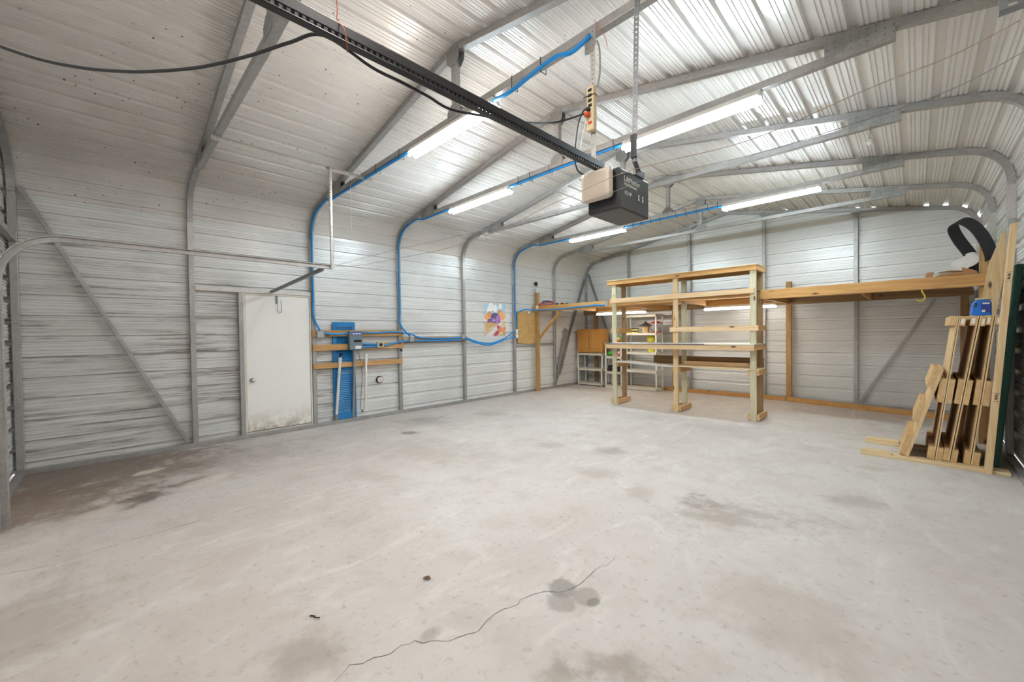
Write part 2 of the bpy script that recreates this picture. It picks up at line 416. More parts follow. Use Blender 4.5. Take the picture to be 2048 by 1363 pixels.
crack(jag([(5.06,1.335),(5.02,1.416),(5.053,1.458),(5.054,1.509),(5.092,1.57),(5.078,1.634),(5.101,1.66),(5.1,1.69),(5.137,1.707),(5.16,1.743),(5.222,1.804),(5.23,1.842),(5.259,1.908),(5.274,1.942),(5.248,2.02),(5.239,2.086),(5.246,2.132),(5.277,2.211),(5.26,2.258),(5.28,2.342),(5.311,2.4),(5.377,2.449),(5.404,2.516),(5.414,2.608),(5.399,2.745),(5.397,2.81),(5.424,2.85),(5.413,2.967)], 3, .003), .0017)
crack(jag([(2.77,.2),(2.84,.43),(2.79,.65),(2.773,.867),(2.76,1.06),(2.752,1.257),(2.774,1.604)], 6, .008), .0022)
# base rails
for nm, a in (('baseboard_left', (-.062,.0,.0,10.66,0,.06)), ('baseboard_right', (7.48,7.542,0,10.66,0,.06)), ('baseboard_back', (.002,7.478,10.60,10.66,0,.06)), ('baseboard_front', (.002,1.55,.0,.06,0,.05))):
    struct(bx(*a).build(nm, M['galv'], bevel=.003))

# ------------------------------------------------------------------ steel arch frames
FL = ['galvanized steel end frame at the front left corner by the garage door',
 'galvanized steel arch frame just left of the white door, bare without lights',
 'galvanized steel arch frame right of the white door, holding the opener straps',
 'galvanized steel arch frame at the right end of the three stacked wall battens',
 'galvanized steel arch frame left of the barn poster, bare chord with a small chain hanging',
 'galvanized steel arch frame beside the particle board, with two far strip lights',
 'galvanized steel arch frame second from the back wall with a plain chord',
 'galvanized steel end frame against the back gable wall']
def arch(k):
    y = k*SP; ya, yb = y-.03, y+.03
    if k == 0: ya, yb = .0, .06
    if k == 7: ya, yb = 10.6, 10.66
    fr = thing('steel_arch_frame', FL[k], 'steel frame', (XC, (ya+yb)/2, 0), 'steel arch frames')
    z0 = .061
    bx(XL+.004, XL+.064, ya, yb, z0, ZK).build('post', M['galv'], fr, .004)
    bx(XR-.064, XR-.004, ya, yb, z0, ZK).build('post', M['galv'], fr, .004)
    O, I = outline(.006, 12), outline(.066, 12); h = len(O)//2
    def seg(i0, i1):
        b = MB(); vs = []
        for i in range(i0, i1+1):
            for (x, z, _, _), yy in ((O[i], ya), (O[i], yb), (I[i], yb), (I[i], ya)): vs.append((x, yy, z))
        n = i1-i0
        for j in range(n):
            for q in range(4):
                r = (q+1) % 4; b.s = False
                b.f.append([4*j+q, 4*j+r, 4*j+4+r, 4*j+4+q]); b.m.append(0); b.sm.append(False)
        b.v = [Vector(v) for v in vs]; b.f += [[0,1,2,3], [4*n,4*n+1,4*n+2,4*n+3]]; b.m += [0,0]; b.sm += [False,False]
        return b
    N = len(O)-1
    seg(0, 12).build('knee', M['galv'], fr); seg(h+1, N).build('knee', M['galv'], fr)
    seg(12, h).build('rafter', M['galv'], fr); seg(h, h+1).build('rafter', M['galv'], fr)
    # sleeve joints at the springing
    for xa in (XL+.001, XR-.067): bx(xa, xa+.066, ya-.003, yb+.003, ZK-.42, ZK-.06).build('sleeve', M['galv_light'] if k > 0 else M['galv'], fr)
    if 1 <= k <= 6:
        bx(.80, 6.68, ya, yb, 3.432, 3.492).build('chord', M['galv'], fr, .004)
        bx(XC-.03, XC+.03, ya, yb, 3.493, 4.05).build('king_post', M['galv'], fr, .004)
        for s in (-1, 1):   # gusset plates
            x0 = XC+s*2.94; x1 = XC+s*2.55
            zz = lambda x: ZA-SL*abs(x-XC)
            for yy in (ya-.004, yb+.001):
                MB().prism([(x0,yy,3.436),(x1,yy,3.436),(x1,yy,zz(x1)-.015),(x0,yy,zz(x0)-.012)], (0,.003,0)).build('gusset', M['plate'], fr)
        for yy in (ya-.004, yb+.001):
            MB().prism([(XC-.09,yy,3.98),(XC-.09,yy,4.08),(XC,yy,4.10),(XC+.09,yy,4.08),(XC+.09,yy,3.98),(XC+.035,yy,3.93),(XC-.035,yy,3.93)], (0,.003,0)).build('gusset', M['plate'], fr)
            MB().prism([(XC-.09,yy,3.44),(XC-.09,yy,3.53),(XC-.035,yy,3.58),(XC+.035,yy,3.58),(XC+.09,yy,3.53),(XC+.09,yy,3.44)], (0,.003,0)).build('gusset', M['plate'], fr)
    return fr
FR = [arch(k) for k in range(8)]
for x, w in ((1.33,'beside the left corner'),(2.93,'behind the tall white shelves'),(4.49,'behind the rack right end'),(5.99,'right of the lumber rack')):
    ztop = ZA-SL*abs(x-XC)-.075
    g = thing('wall_stud', 'upright galvanized stud on the back wall '+w, 'steel stud', (x,10.63,0), 'gable wall studs')
    bx(x-.03, x+.03, 10.602, 10.66, .061, ztop).build('stud', M['galv'], g, .003)
    MB().prism([(x-.08,10.6,ztop+.03),(x+.08,10.6,ztop+.03),(x+.08,10.6,ztop-.01),(x+.05,10.6,ztop-.05),(x-.05,10.6,ztop-.05),(x-.08,10.6,ztop-.01)], (0,-.003,0)).build('gusset', M['plate'], g)
# diagonal braces
def brace(p0, p1, lab, m='galv'):
    b = bm_(p0, p1, .045, .06, up=(1,0,0) if abs(p1[0]-p0[0]) < .2 else (0,1,0)).build('diagonal_brace', M[m], None, .004)
    return tag(b, lab, 'steel brace', 'diagonal wall braces')
brace((.0,.09,3.09), (.0,1.44,.09), 'long diagonal steel brace across the front left wall bay, left of the white door')
brace((-.02,10.55,3.0), (-.02,9.13,.09), 'diagonal steel brace on the left wall in the back corner', 'galv_dark')
brace((.07,10.59,3.13), (1.2,10.59,.1), 'diagonal steel brace on the back wall behind the oak cabinet', 'galv_dark')
brace((7.02,10.58,1.94), (6.05,10.58,.10), 'diagonal steel brace on the back wall near the leaning pallets')
# rails around the white door
tag(bx(-.058,.0,1.556,3.01,2.087,2.147).build('door_header', M['galv_light'], None, .003), 'horizontal galvanized rail above the white door', 'steel rail')
tag(bx(-.058,.002,2.04,2.095,.061,2.086).build('door_jamb', M['galv'], None, .003), 'upright galvanized jamb on the knob side of the white door', 'steel jamb')
tag(bx(-.058,-.004,7.66,9.10,1.15,1.21).build('wall_girt', M['galv'], None, .003), 'horizontal galvanized rail under the particle board on the left wall', 'steel rail')
tag(bx(-.058,-.004,4.61,6.05,1.30,1.36).build('wall_girt', M['galv_dark'], None, .003), 'horizontal steel rail behind the blue conduit between meter and poster', 'steel rail')
# white door
d1 = bpy.data.objects.new('door_1', None); C.objects.link(d1); d1.location = (-.03,2.55,.065); d1['_o'] = [-.03,2.55,.065]; struct(d1)
bx(-.055,-.02,2.125,2.985,.09,2.06).build('door_slab', M['door'], d1, .003)
fr = MB(); fr.box(-.058,-.012,2.097,2.122,.065,2.085).box(-.058,-.012,2.988,3.012,.065,2.085).box(-.058,-.012,2.122,2.988,2.062,2.085); fr.build('door_frame', M['offwhite'], d1, .002)
bx(-.058,0,2.10,3.01,.061,.085).build('threshold', M['galv_light'], d1)
kb = MB(); kb.lathe([(.032,0),(.032,.006),(.013,.01),(.013,.035),(.026,.045),(.030,.058),(.024,.072),(.001,.076)], (-.02,2.185,.83), 18, (1,0,0)); kb.build('door_knob', M['chrome'], d1)
ch = MB()
for dy, z1, z0 in ((0,2.06,1.84),(.055,2.0,1.82)):
    ch.tube([(.0,2.53+dy,z1),(.003,2.532+dy,(z1+z0)/2),(.0,2.535+dy,z0)], .004, 6)
ch.tube([(.0,2.535,1.84),(.01,2.56,1.815),(.0,2.59,1.83)], .004, 6); ch.box(-.02,.004,2.52,2.54,1.95,2.07)
ch.build('door_chain', M['galv_dark'], d1)
# garage door and its posts
d2 = bpy.data.objects.new('door_2', None); C.objects.link(d2); d2.location = (4.4,-.07,0); d2['_o'] = [4.4,-.07,0]; struct(d2)
for i in range(4): bx(1.15,7.65,-.115,-.06,.01+.57*i,.565+.57*i).build('door_panel', M['white'], d2, .006)
tag(bx(1.555,1.597,.02,.065,.0,2.499).build('door_post', M['galv_light'], None, .003), 'upright galvanized post at the left side of the garage opening', 'steel post')
tag(bx(0.005,7.475,.004,.055,2.50,2.56).build('header_rail', M['galv'], None, .003), 'galvanized rail across the front wall above the garage opening', 'steel rail')

# garage door track
def perf(b, p0, p1, wd, w, pitch=.03, hole=.011, th=.0022):
    p0 = Vector(p0); p1 = Vector(p1); d = (p1-p0); L = d.length; d.normalize(); wd = Vector(wd).normalized(); nn = d.cross(wd)
    e = (w-hole)/2
    for s in (-1, 1): b.obox((p0+p1)/2+wd*s*(hole/2+e/2), d, wd, nn, L/2, e/2, th/2)
    n = int(L/pitch); st = L/n
    for i in range(n+1):
        a = max(0, i*st-(st-hole)/2); c = min(L, i*st+(st-hole)/2)
        b.obox(p0+d*(a+c)/2, d, wd, nn, (c-a)/2, hole/2, th/2)
def angle(b, p0, p1, w1, w2, w=.032):
    """slotted angle: two perforated legs meeting at the line p0-p1"""
    for wd in (w1, w2): perf(b, Vector(p0)+Vector(wd)*w/2, Vector(p1)+Vector(wd)*w/2, wd, w)
tr = thing('garage_track', 'curved garage door track with perforated hanger straps at left', 'door track', (1.9,1.3,0))
path = [(1.9,.13,z) for z in (.02,1.0,1.9)]
for i in range(1, 9):
    a = PI-PI/2*i/8; path.append((1.9, .48+.35*math.cos(a), 1.9+.36*math.sin(a)))
path += [(1.9,1.2,2.262),(1.9,2.6,2.262)]
def channel(path, prof):
    b = MB(); vs = []; n = len(prof); P = [Vector(p) for p in path]
    for i, p in enumerate(P):
        t_ = (P[min(i+1,len(P)-1)]-P[max(i-1,0)]).normalized(); nrm = Vector((0, -t_.z, t_.y))
        for u, v in prof: vs.append(p+Vector((u,0,0))+nrm*v)
    b.add(vs, [(i*n+k, i*n+(k+1)%n, (i+1)*n+(k+1)%n, (i+1)*n+k) for i in range(len(P)-1) for k in range(n)])
    b.add(vs[:n], [tuple(range(n))]); b.add(vs[-n:], [tuple(range(n))]); return b
channel(path, [(-.014,-.025),(.014,-.025),(.014,-.018),(-.006,-.018),(-.006,.018),(.014,.018),(.014,.025),(-.014,.025)]).build('track_rail', M['galv'], tr)
b = MB(); angle(b, (1.885,1.47,3.428), (1.885,3.13,3.428), (1,0,0), (0,0,-1)); b.build('strap', M['galv_light'], tr)
b = MB(); angle(b, (1.90,2.585,3.43), (1.90,2.585,2.24), (1,0,0), (0,1,0), .036); b.build('hanger', M['galv_light'], tr)
bm_((1.88,2.50,2.232), (.03,2.455,2.118), .035, .035).build('sway_brace', M['galv_dark'], tr)
b = MB()
for i in range(2): b.tube([(1.93,2.6,2.29),(1.935,2.62,2.5),(1.93,2.61,2.75)] if i else [(1.93,2.6,2.27),(1.945,2.6,2.4),(1.93,2.6,2.62)], .002, 5)
b.build('cable', M['galv_dark'], tr)
tr2 = thing('garage_track', 'perforated bracket of the right garage door track in the top right corner', 'door track', (7.02,1.6,2.2))
channel([(7.06,.6,2.255),(7.06,2.62,2.255)], [(-.014,-.025),(-.014,.025),(.014,.025),(.014,.018),(-.006,.018),(-.006,-.018),(.014,-.018),(.014,-.025)]).build('track_rail', M['galv_light'], tr2)
b = MB(); angle(b, (7.085,2.62,3.43), (7.055,2.62,2.27), (-1,0,0), (0,1,0), .034); b.build('hanger', M['galv_dark'], tr2)
b = MB(); perf(b, (6.955,2.60,2.405), (7.12,2.60,2.405), (0,0,1), .05, .045, .018, .003); b.obox((7.037,2.585,2.378), (1,0,0), (0,1,0), (0,0,1), .083, .018, .0015); b.build('strap', M['galv_dark'], tr2)

# ------------------------------------------------------------------ strip lights
def strip(x0, x1, y, ztop, lab, m, first=None):
    t_ = thing('strip_light', lab, 'light', ((x0+x1)/2, y, ztop-.1), 'fluorescent strip lights')
    zb = ztop-.045
    MB().prism([(x0,y-.035,ztop),(x0,y-.055,zb),(x0,y+.055,zb),(x0,y+.035,ztop)], (x1-x0,0,0)).build('housing', M['fixture'], t_)
    for s in (-1, 1):
        b = MB(); b.tube([(x0+.002,y+s*.036,zb-.028),(x1-.002,y+s*.036,zb-.028)], .019, 12); b.build('tube', m, t_)
    for xe in (x0, x1-.018):
        for s in (-1, 1): bx(xe, xe+.018, y+s*.036-.022, y+s*.036+.022, zb-.016, zb-.0005).build('lampholder', M['white'], t_, .003)
    return t_
strip(4.9,6.1,1*SP,3.431,'added warm fill strip light, out of view on the truss nearest the garage opening', M['tube_fill'])  # added fixture out of view, brightens the foreground floor
strip(2.97,4.27,2*SP,3.431,'bright fluorescent strip light crossed by the black opener rail', M['tube_warm'])
strip(1.62,2.92,3*SP,3.431,'fluorescent strip light on the left half of the third truss, left of the opener', M['tube'])
strip(4.61,5.87,3*SP,3.431,'long bright fluorescent strip light right above the garage door opener', M['tube'])
strip(1.66,2.91,5*SP,3.431,'far left fluorescent strip light below the opener, above the particle board bay', M['tube'])
strip(4.62,5.86,5*SP,3.431,'far right roof fluorescent strip light above the lumber rack', M['tube'])
strip(1.21,2.46,9.3,1.968,'fluorescent strip light under the loft above the oak cabinet', M['tube_loft'])
strip(3.66,4.93,9.55,1.968,'fluorescent strip light under the loft behind the right of the lumber rack', M['tube_loft'])

# ------------------------------------------------------------------ left wall: electrical bay
G = 'wooden wall battens'
def batten(y0, y1, za, zb, lab, zc=0):
    b = MB(); b.prism([(.001,y0,za),(.001,y1,za+zc),(.001,y1,zb+zc),(.001,y0,zb)], (.036,0,0)); tag(b.build('wall_batten', M['batten'], None, .003), lab, 'wooden batten', G)
batten(3.01,4.61,1.447,1.548,'upper wooden batten running behind the top of the breaker panel')
batten(3.01,4.61,1.217,1.318,'middle wooden batten behind the bottom of the breaker panel')
batten(3.02,4.59,.932,1.017,'lowest wooden batten crossing the white pipes')
batten(4.612,6.13,1.325,1.415,'wooden batten carrying blue conduit right of the breaker panel bay')
# louvered shutter
sh = thing('louvered_shutter', 'blue louvered shutter leaning behind the breaker panel', 'shutter', (-.03,3.53,.065))
ang = .02; Y0, Y1, Z0, Z1 = 3.345, 3.72, .065, 1.685
for y0, y1 in ((Y0,Y0+.06),(Y1-.06,Y1)): bx(-.045,-.018,y0,y1,Z0,Z1).build('stile', M['shutter'], sh, .002)
for z0, z1 in ((Z0,Z0+.11),(Z1-.09,Z1),(.86,.93)): bx(-.045,-.018,Y0+.06,Y1-.06,z0,z1).build('rail', M['shutter'], sh, .002)
z = Z0+.125; b = MB()
while z < Z1-.1:
    if not (.84 < z < .94): b.obox((-.032,(Y0+Y1)/2,z), (0,1,0), Vector((.5,0,-.8)).normalized(), Vector((.8,0,.5)).normalized(), (Y1-Y0)/2-.06, .016, .003)
    z += .03
lv = b.build('louver_slats', M['shutter'], sh)
# breaker panel
bp = thing('breaker_panel', 'grey electrical breaker panel mounted on the wooden battens', 'breaker panel', (.08,3.68,1.215))
bx(.038,.115,3.565,3.79,1.215,1.53).build('cabinet', M['panelgrey'], bp, .004)
bx(.1155,.121,3.572,3.783,1.222,1.523).build('cover', M['panelgrey'], bp, .003)
b = bx(.1212,.1216,3.60,3.77,1.465,1.517); b.build('label', M['label_blue'], bp)
b = MB()
for i in range(3): b.box(.1217,.1221,3.615+.052*i,3.655+.052*i,1.478,1.497)
b.build('label_print', M['white'], bp)
bx(.1212,.1225,3.62,3.775,1.33,1.445).build('door_inset', M['panelgrey'], bp, .002)
bx(.1226,.1232,3.635,3.765,1.345,1.385).build('breaker_window', M['dark'], bp)
for r in range(2):
    for i in range(6):
        if (r, i) != (1, 2): bx(.1233,.127,3.640+.021*i,3.654+.021*i,1.347+.02*r,1.361+.02*r).build('breaker_switch', M['black'], bp)
bx(.1212,.1216,3.66,3.76,1.235,1.285).build('sticker', M['white'], bp)
# junction boxes
def jbox(y, z, w, h, lab, m='steelbox', face=None, x=.038):
    t_ = thing('junction_box', lab, 'electrical box', (x,y,z-h/2), 'junction boxes')
    bx(x,x+.045,y-w/2,y+w/2,z-h/2,z+h/2).build('box', M[m], t_, .006)
    bx(x+.0455,x+.05,y-w/2+.004,y+w/2-.004,z-h/2+.004,z+h/2-.004).build('cover', M[face or m], t_, .002)
    b = MB()
    for sy in (-1,1):
        for sz in (-1,1): b.lathe([(.005,0),(.004,.004)], (x+.05,y+sy*(w/2-.018),z+sz*(h/2-.018)), 8, (1,0,0))
    b.build('screw', M['galv_dark'], t_)
    return t_
jbox(3.115,1.48,.105,.105,'square metal junction box beside the upper right corner of the white door')
r_ = jbox(4.135,1.29,.12,.10,'metal outlet box with round black receptacle right of the breaker panel', face='tan')
b = MB(); b.lathe([(.032,0),(.032,.006),(.024,.009),(.001,.009)], (.0885,4.135,1.29), 18, (1,0,0)); b.build('receptacle', M['black'], r_)
jbox(4.765,1.374,.09,.09,'square metal junction box where conduit meets the post right of the battens')
jbox(6.0,1.405,.10,.09,'metal junction box on the post left of the barn poster')
o_ = thing('outlet_box', 'pair of white outlet plates on the post left of the particle board', 'outlet', (.02,7.62,1.32))
bx(.003,.05,7.585,7.66,1.34,1.56).build('box', M['steelbox'], o_, .004)
for z0 in (1.35,1.46): bx(.051,.057,7.59,7.655,z0,z0+.09).build('faceplate', M['white'], o_, .002)
# blue conduits
GC = 'blue flexible conduits'; r0 = .0155
def conduit(pts, lab, r=r0, sub=6):
    o = tubeo(pts, r, 8, sub).build('blue_conduit', M['blue']); return tag(o, lab, 'conduit', GC)
def chordc(k): return k*SP-.012, 3.415
def riser(k, y0, z0, xe, lab):
    yk = k*SP-.01; K = []
    for i in range(0, 11):
        a = PI-TH*i/10; K.append((XL+RAD+(RAD-.083)*math.cos(a), yk, ZK+(RAD-.083)*math.sin(a)))
    zl = lambda x: ZA-SL*abs(x-XC)-.085
    return conduit([(.035,y0,z0),(.03,yk-.02+.02*(y0>yk),z0+.22),(.02,yk,z0+.5),(.018,yk,2.2),(.018,yk,2.7)]+K+[(.62,yk,zl(.62)-.0),(.85,yk,3.412),(1.2,yk,3.414),(xe,yk,3.412)], lab, sub=4)
riser(2,3.13,1.535,2.965,'blue conduit rising beside the white door and along the truss to the nearest light')
riser(3,4.76,1.425,1.615,'blue conduit rising from the right end of the battens to the second strip light')
riser(5,7.63,1.56,1.655,'blue conduit rising left of the particle board to the far left light')
y2 = 2*SP-.035
conduit([(4.275,y2+.02,3.40),(4.5,y2,3.375),(4.75,y2,3.41),(4.95,y2,3.425),(5.08,y2-.005,3.385),(5.2,y2-.01,3.40),(5.25,y2-.02,3.41)], 'short sagging blue conduit between the nearest strip light and the opener hanger')
conduit([(2.925,3*SP-.01,3.412),(3.4,3*SP-.01,3.414),(4.0,3*SP-.01,3.414),(4.605,3*SP-.01,3.412)], 'straight blue conduit between the two middle strip lights behind the opener')
conduit([(2.915,5*SP-.01,3.412),(3.7,5*SP-.01,3.414),(4.615,5*SP-.01,3.412)], 'straight blue conduit between the two far strip lights')
conduit([(.06,3.17,1.505),(.06,3.36,1.483),(.06,3.5,1.492),(.075,3.563,1.497)], 'short blue conduit from the door junction box to the breaker panel')
conduit([(.075,3.792,1.51),(.06,4.0,1.50),(.06,4.3,1.51),(.06,4.54,1.507),(.06,4.76,1.47),(.06,4.95,1.405),(.06,5.42,1.378),(.06,5.95,1.39)], 'upper blue conduit from the breaker panel past the right post to the next box', .0145)
conduit([(.075,3.792,1.314),(.06,3.95,1.302),(.062,4.072,1.30)], 'upper of two short blue conduits from breaker panel to round outlet', .0145)
conduit([(.075,3.792,1.262),(.06,3.95,1.258),(.062,4.072,1.268)], 'lower of two short blue conduits from breaker panel to round outlet', .0145)
conduit([(.062,4.198,1.262),(.06,4.44,1.316),(.062,4.718,1.358)], 'short blue conduit rising right from the round outlet box', .0145)
conduit([(.062,4.812,1.345),(.06,5.3,1.338),(.06,5.95,1.34)], 'lower blue conduit on the batten left of the poster post', .0145)
conduit([(.062,6.05,1.392),(.06,6.33,1.30),(.06,6.62,1.25),(.06,6.84,1.253),(.06,7.16,1.335),(.06,7.4,1.44),(.055,7.58,1.51)], 'upper sagging blue conduit below the barn poster', .0145)
conduit([(.062,6.05,1.362),(.06,6.33,1.272),(.06,6.62,1.215),(.06,6.84,1.222),(.06,7.16,1.305),(.06,7.4,1.355),(.055,7.58,1.375)], 'lower sagging blue conduit below the barn poster', .0145)
conduit([(.04,7.66,1.95),(.06,7.9,2.035),(.09,8.2,2.03),(.2,8.262,2.02),(.8,8.262,2.018),(1.4,8.262,2.035),(1.85,8.262,2.05),(2.05,8.262,2.03)], 'blue conduit running along the front beam of the left loft', .0145)
def ties(o, k, xs):
    o_ = list(o.location); o['_o'] = o_
    for x in xs:
        b = MB(); ya, yb = k*SP-.034, k*SP+.033
        b.box(x-.003,x+.003,ya,ya+.002,3.393,3.496).box(x-.003,x+.003,yb-.002,yb,3.393,3.496).box(x-.003,x+.003,ya,yb,3.391,3.393).box(x-.003,x+.003,ya,yb,3.494,3.496)
        b.build('zip_tie', M['black'], o)
CO = [o for o in bpy.data.objects if o.name.startswith('blue_conduit')]
for o in CO:
    l = o['label']
    if 'two far strip' in l: ties(o, 5, [3.08,3.25,3.43,3.6,3.88,4.05,4.22,4.4,4.55])
    if 'two middle strip' in l: ties(o, 3, [3.1,3.3,3.62,4.05,4.5])
    if 'short sagging' in l: ties(o, 2, [4.5,4.8])
    if 'beside the white door' in l: ties(o, 2, [1.5,2.2,2.75])
# pipes under the panel
def pipe(name, pts, r, m, lab, cap=None):
    t_ = thing(name, lab, 'pipe', pts[0], 'pipes on the left wall')
    MB().tube(pts, r, 12).build('pipe', M[m], t_)
    if cap: cap(t_)
    return t_
pipe('drain_pipe', [(-.022,3.372,.062),(.062,3.425,1.10)], .022, 'pvc', 'slanted white pipe in front of the blue shutter',
  lambda t_: (MB().tube([(-.022,3.372,.062),(-.014,3.377,.16)], .027, 12).build('coupling', M['greypvc'], t_), MB().tube([(.052,3.419,.98),(.062,3.425,1.1)], .026, 12).build('sleeve', M['pvc'], t_),
             MB().tube([(.062,3.425,1.10),(.064,3.432,1.15),(.09,3.45,1.165)], .018, 10).build('valve', M['black'], t_)))
pipe('grey_conduit', [(-.022,3.66,.062),(.062,3.66,.93),(.07,3.66,1.214)], .020, 'greypvc', 'grey vertical conduit below the breaker panel',
  lambda t_: MB().tube([(.062,3.66,.93),(.064,3.66,.99)], .025, 12).build('coupling', M['greypvc'], t_))
pipe('water_pipe', [(.062,3.79,.17),(.062,3.83,.165),(.062,3.842,.19),(.062,3.87,1.14)], .021, 'pvc', 'white upright pipe right of the blue shutter',
  lambda t_: (MB().tube([(.062,3.866,.99),(.062,3.87,1.145)], .027, 12).build('sleeve', M['pvc'], t_), MB().tube([(.062,3.775,.17),(.062,3.80,.168)], .028, 10).build('valve', M['chrome'], t_)))
tag(tubeo([(.05,3.74,1.214),(.012,3.79,1.0),(.008,3.82,.75),(.008,3.79,.4),(.01,3.775,.19)], .004, 6).build('thin_wire', M['dark'], None), 'thin dark wire hanging from the breaker panel', 'wire')
mt = thing('dial_meter', 'small round dial meter on the wall right of the pipes', 'meter', (-.06,4.165,.66))
MB().lathe([(.063,0),(.063,.03),(.056,.036),(.001,.036)], (-.062,4.165,.66), 24, (1,0,0)).build('case', M['dark'], mt)
MB().lathe([(.052,0),(.052,.002),(.001,.002)], (-.0255,4.165,.66), 24, (1,0,0)).build('dial_face', M['white'], mt)
b = MB(); b.box(-.0232,-.0228,4.135,4.195,.655,.664); b.box(-.0232,-.0228,4.145,4.185,.685,.692); b.build('dial_mark', M['red'], mt)
MB().lathe([(.022,0),(.022,.02),(.014,.026),(.001,.026)], (-.0005,4.58,1.175), 16, (1,0,0)).build('cap', M['black'], FR[3])

# barn poster (plain farm picture)
def poster():
    y0, y1, z0, z1, x = 6.715, 7.36, 1.412, 2.14, -.0645
    cs = ['#f0efec','#a9cbe0','#e6a36b','#cdbd9c','#574a70','#a878bd','#7c5a97','#d9d2d6','#c03f5d','#e08a5e','#8a6a55','#d98c48','#c9a06a']
    mats = [plain('poster_ink', c, .35, 0, .1, 20) for c in cs]; b = MB(); lay = [0]
    def U(u, v, k): return (x+.0008+lay[0]*.00025, y0+(y1-y0)*u, z0+(z1-z0)*v)
    def pg(c, pts, k): lay[0] += 1; b.cur = c; b.poly([U(u, v, k) for u, v in pts])
    def disc(c, cu, cv, r, k, n=12, a=1.): pg(c, [(cu+r*math.cos(2*PI*i/n)*random.uniform(.85,1.1), cv+a*r*math.sin(2*PI*i/n)*random.uniform(.85,1.1)) for i in range(n)], k)
    b.cur = 0; b.box(x-.0004, x+.0004, y0, y1, z0, z1)
    pg(1, [(0,.55),(1,.55),(1,1),(0,1)], 0)
    for cu, cv, r in ((.3,.9,.14),(.5,.86,.12),(.75,.93,.1),(.2,.8,.1)): disc(0, cu, cv, r, 1)
    pg(3, [(0,0),(1,0),(1,.5),(.6,.42),(0,.46)], 1); pg(12, [(0,.22),(.45,.30),(.9,.36),(1,.45),(0,.46)], 2)
    for cu, cv, r in ((.12,.58,.12),(.22,.66,.11),(.3,.6,.1),(.72,.72,.11),(.82,.66,.12),(.92,.6,.1),(.85,.56,.09)): disc(2 if r != .11 else 11, cu, cv, r, 2)
    pg(7, [(.02,0),(.28,0),(.92,.44),(.72,.41)], 3)                # road
    pg(6, [(.28,.42),(.53,.38),(.53,.58),(.28,.60)], 3); pg(5, [(.53,.38),(.76,.43),(.76,.56),(.70,.66),(.62,.70),(.56,.65),(.53,.57)], 3)
    pg(4, [(.25,.57),(.53,.56),(.63,.71),(.42,.72),(.32,.68)], 4); pg(6, [(.12,.40),(.28,.42),(.28,.50),(.12,.46)], 4); pg(4, [(.10,.46),(.30,.50),(.26,.54),(.16,.52)], 5)
    pg(4, [(.64,.41),(.69,.42),(.69,.49),(.64,.48)], 5); pg(0, [(.37,.47),(.40,.47),(.40,.51),(.37,.51)], 5); pg(0, [(.45,.47),(.48,.47),(.48,.51),(.45,.51)], 5)
    for i in range(5): pg(10, [(.2+.07*i,.2+.045*i),(.215+.07*i,.2+.045*i),(.215+.07*i,.29+.03*i),(.2+.07*i,.29+.03*i)], 4)
    for cu, cv, r, c in ((.12,.18,.06,11),(.55,.07,.08,8),(.48,.03,.06,8),(.62,.12,.06,8),(.72,.2,.11,9),(.84,.16,.11,9),(.92,.22,.08,9),(.62,.27,.07,8),(.8,.08,.07,3),(.9,.06,.06,11)): disc(c, cu, cv, r, 6, 10, .85)
    return tag(b.build('barn_poster', mats), 'colourful poster of a purple barn in autumn fixed to the left wall', 'poster')
poster()
ob = thing('particle_board', 'brown particle board panel between the conduit post and the wooden loft post', 'board', (.01,8.0,1.2))
b = MB(); b.prism([(.0,7.69,1.23),(.0,8.0,1.19),(.0,8.3,1.20),(.0,8.37,1.24),(.0,8.37,2.005),(.0,7.69,1.99)], (.014,0,0)); b.build('board', M['osb'], ob)
MB().lathe([(.02,0),(.026,.02),(.018,.04),(.001,.045)], (.015,8.07,1.965), 14, (1,0,0)).build('white_knob', M['white'], ob)
# leaning corrugated trim sheet in back left corner
b = MB(); b.prism([(-.008,9.16,.30),(-.008,9.36,.34),(-.05,9.88,1.46),(-.05,9.60,1.60)], (.012,0,0))
for i in range(3):
    f = .25+.25*i; p = Vector((.004,9.20+.16*f,.40-.04*f)); q_ = Vector((-.038,9.66+.2*f,1.58-.14*f)); b.beam(p, q_, .012, .01, up=(1,0,0))
tag(b.build('metal_sheet_strip', M['galv']), 'narrow pale metal sheet leaning on the left wall near the back corner', 'metal sheet')

# ------------------------------------------------------------------ loft along the back wall
lf = thing('storage_loft', 'wooden loft platform across the back of the building on posts', 'loft', (3.7,9.4,0))
def lp(name, a, m, bev=.004): return bx(*a).build(name, M[m], lf, bev)
lp('post', (.005,.095,8.325,8.41,0,2.47), 'honey_z'); lp('post', (.31,.40,10.5,10.588,.0,2.30), 'brown_z'); lp('post', (2.55,2.64,10.5,10.588,0,2.38), 'honey_z')
lp('post', (4.905,4.995,10.5,10.588,0,2.43), 'honey_z'); lp('post', (7.34,7.43,8.325,8.41,0,2.47), 'honey_z'); lp('post', (7.30,7.39,10.5,10.588,0,2.0), 'brown_z')
lp('front_beam', (-.03,3.76,8.28,8.322,1.985,2.13), 'honey_x'); lp('front_beam', (4.975,7.44,8.28,8.322,1.955,2.105), 'honey_x')
lp('back_beam', (.0,7.44,10.455,10.498,1.96,2.085), 'brown_x')
for x in (1.2,2.5,3.70,4.95,6.2): lp('joist', (x-.02,x+.02,8.323,10.454,1.975,2.085), 'honey_y')
lp('deck', (.01,7.42,8.324,10.59,2.086,2.10), 'ply_x', 0)
for x0, x1, y in ((1.05,2.6,9.3),(3.5,5.0,9.55)):
    for a, c in ((x0, 1.178 if x0 < 2 else 3.678),): pass
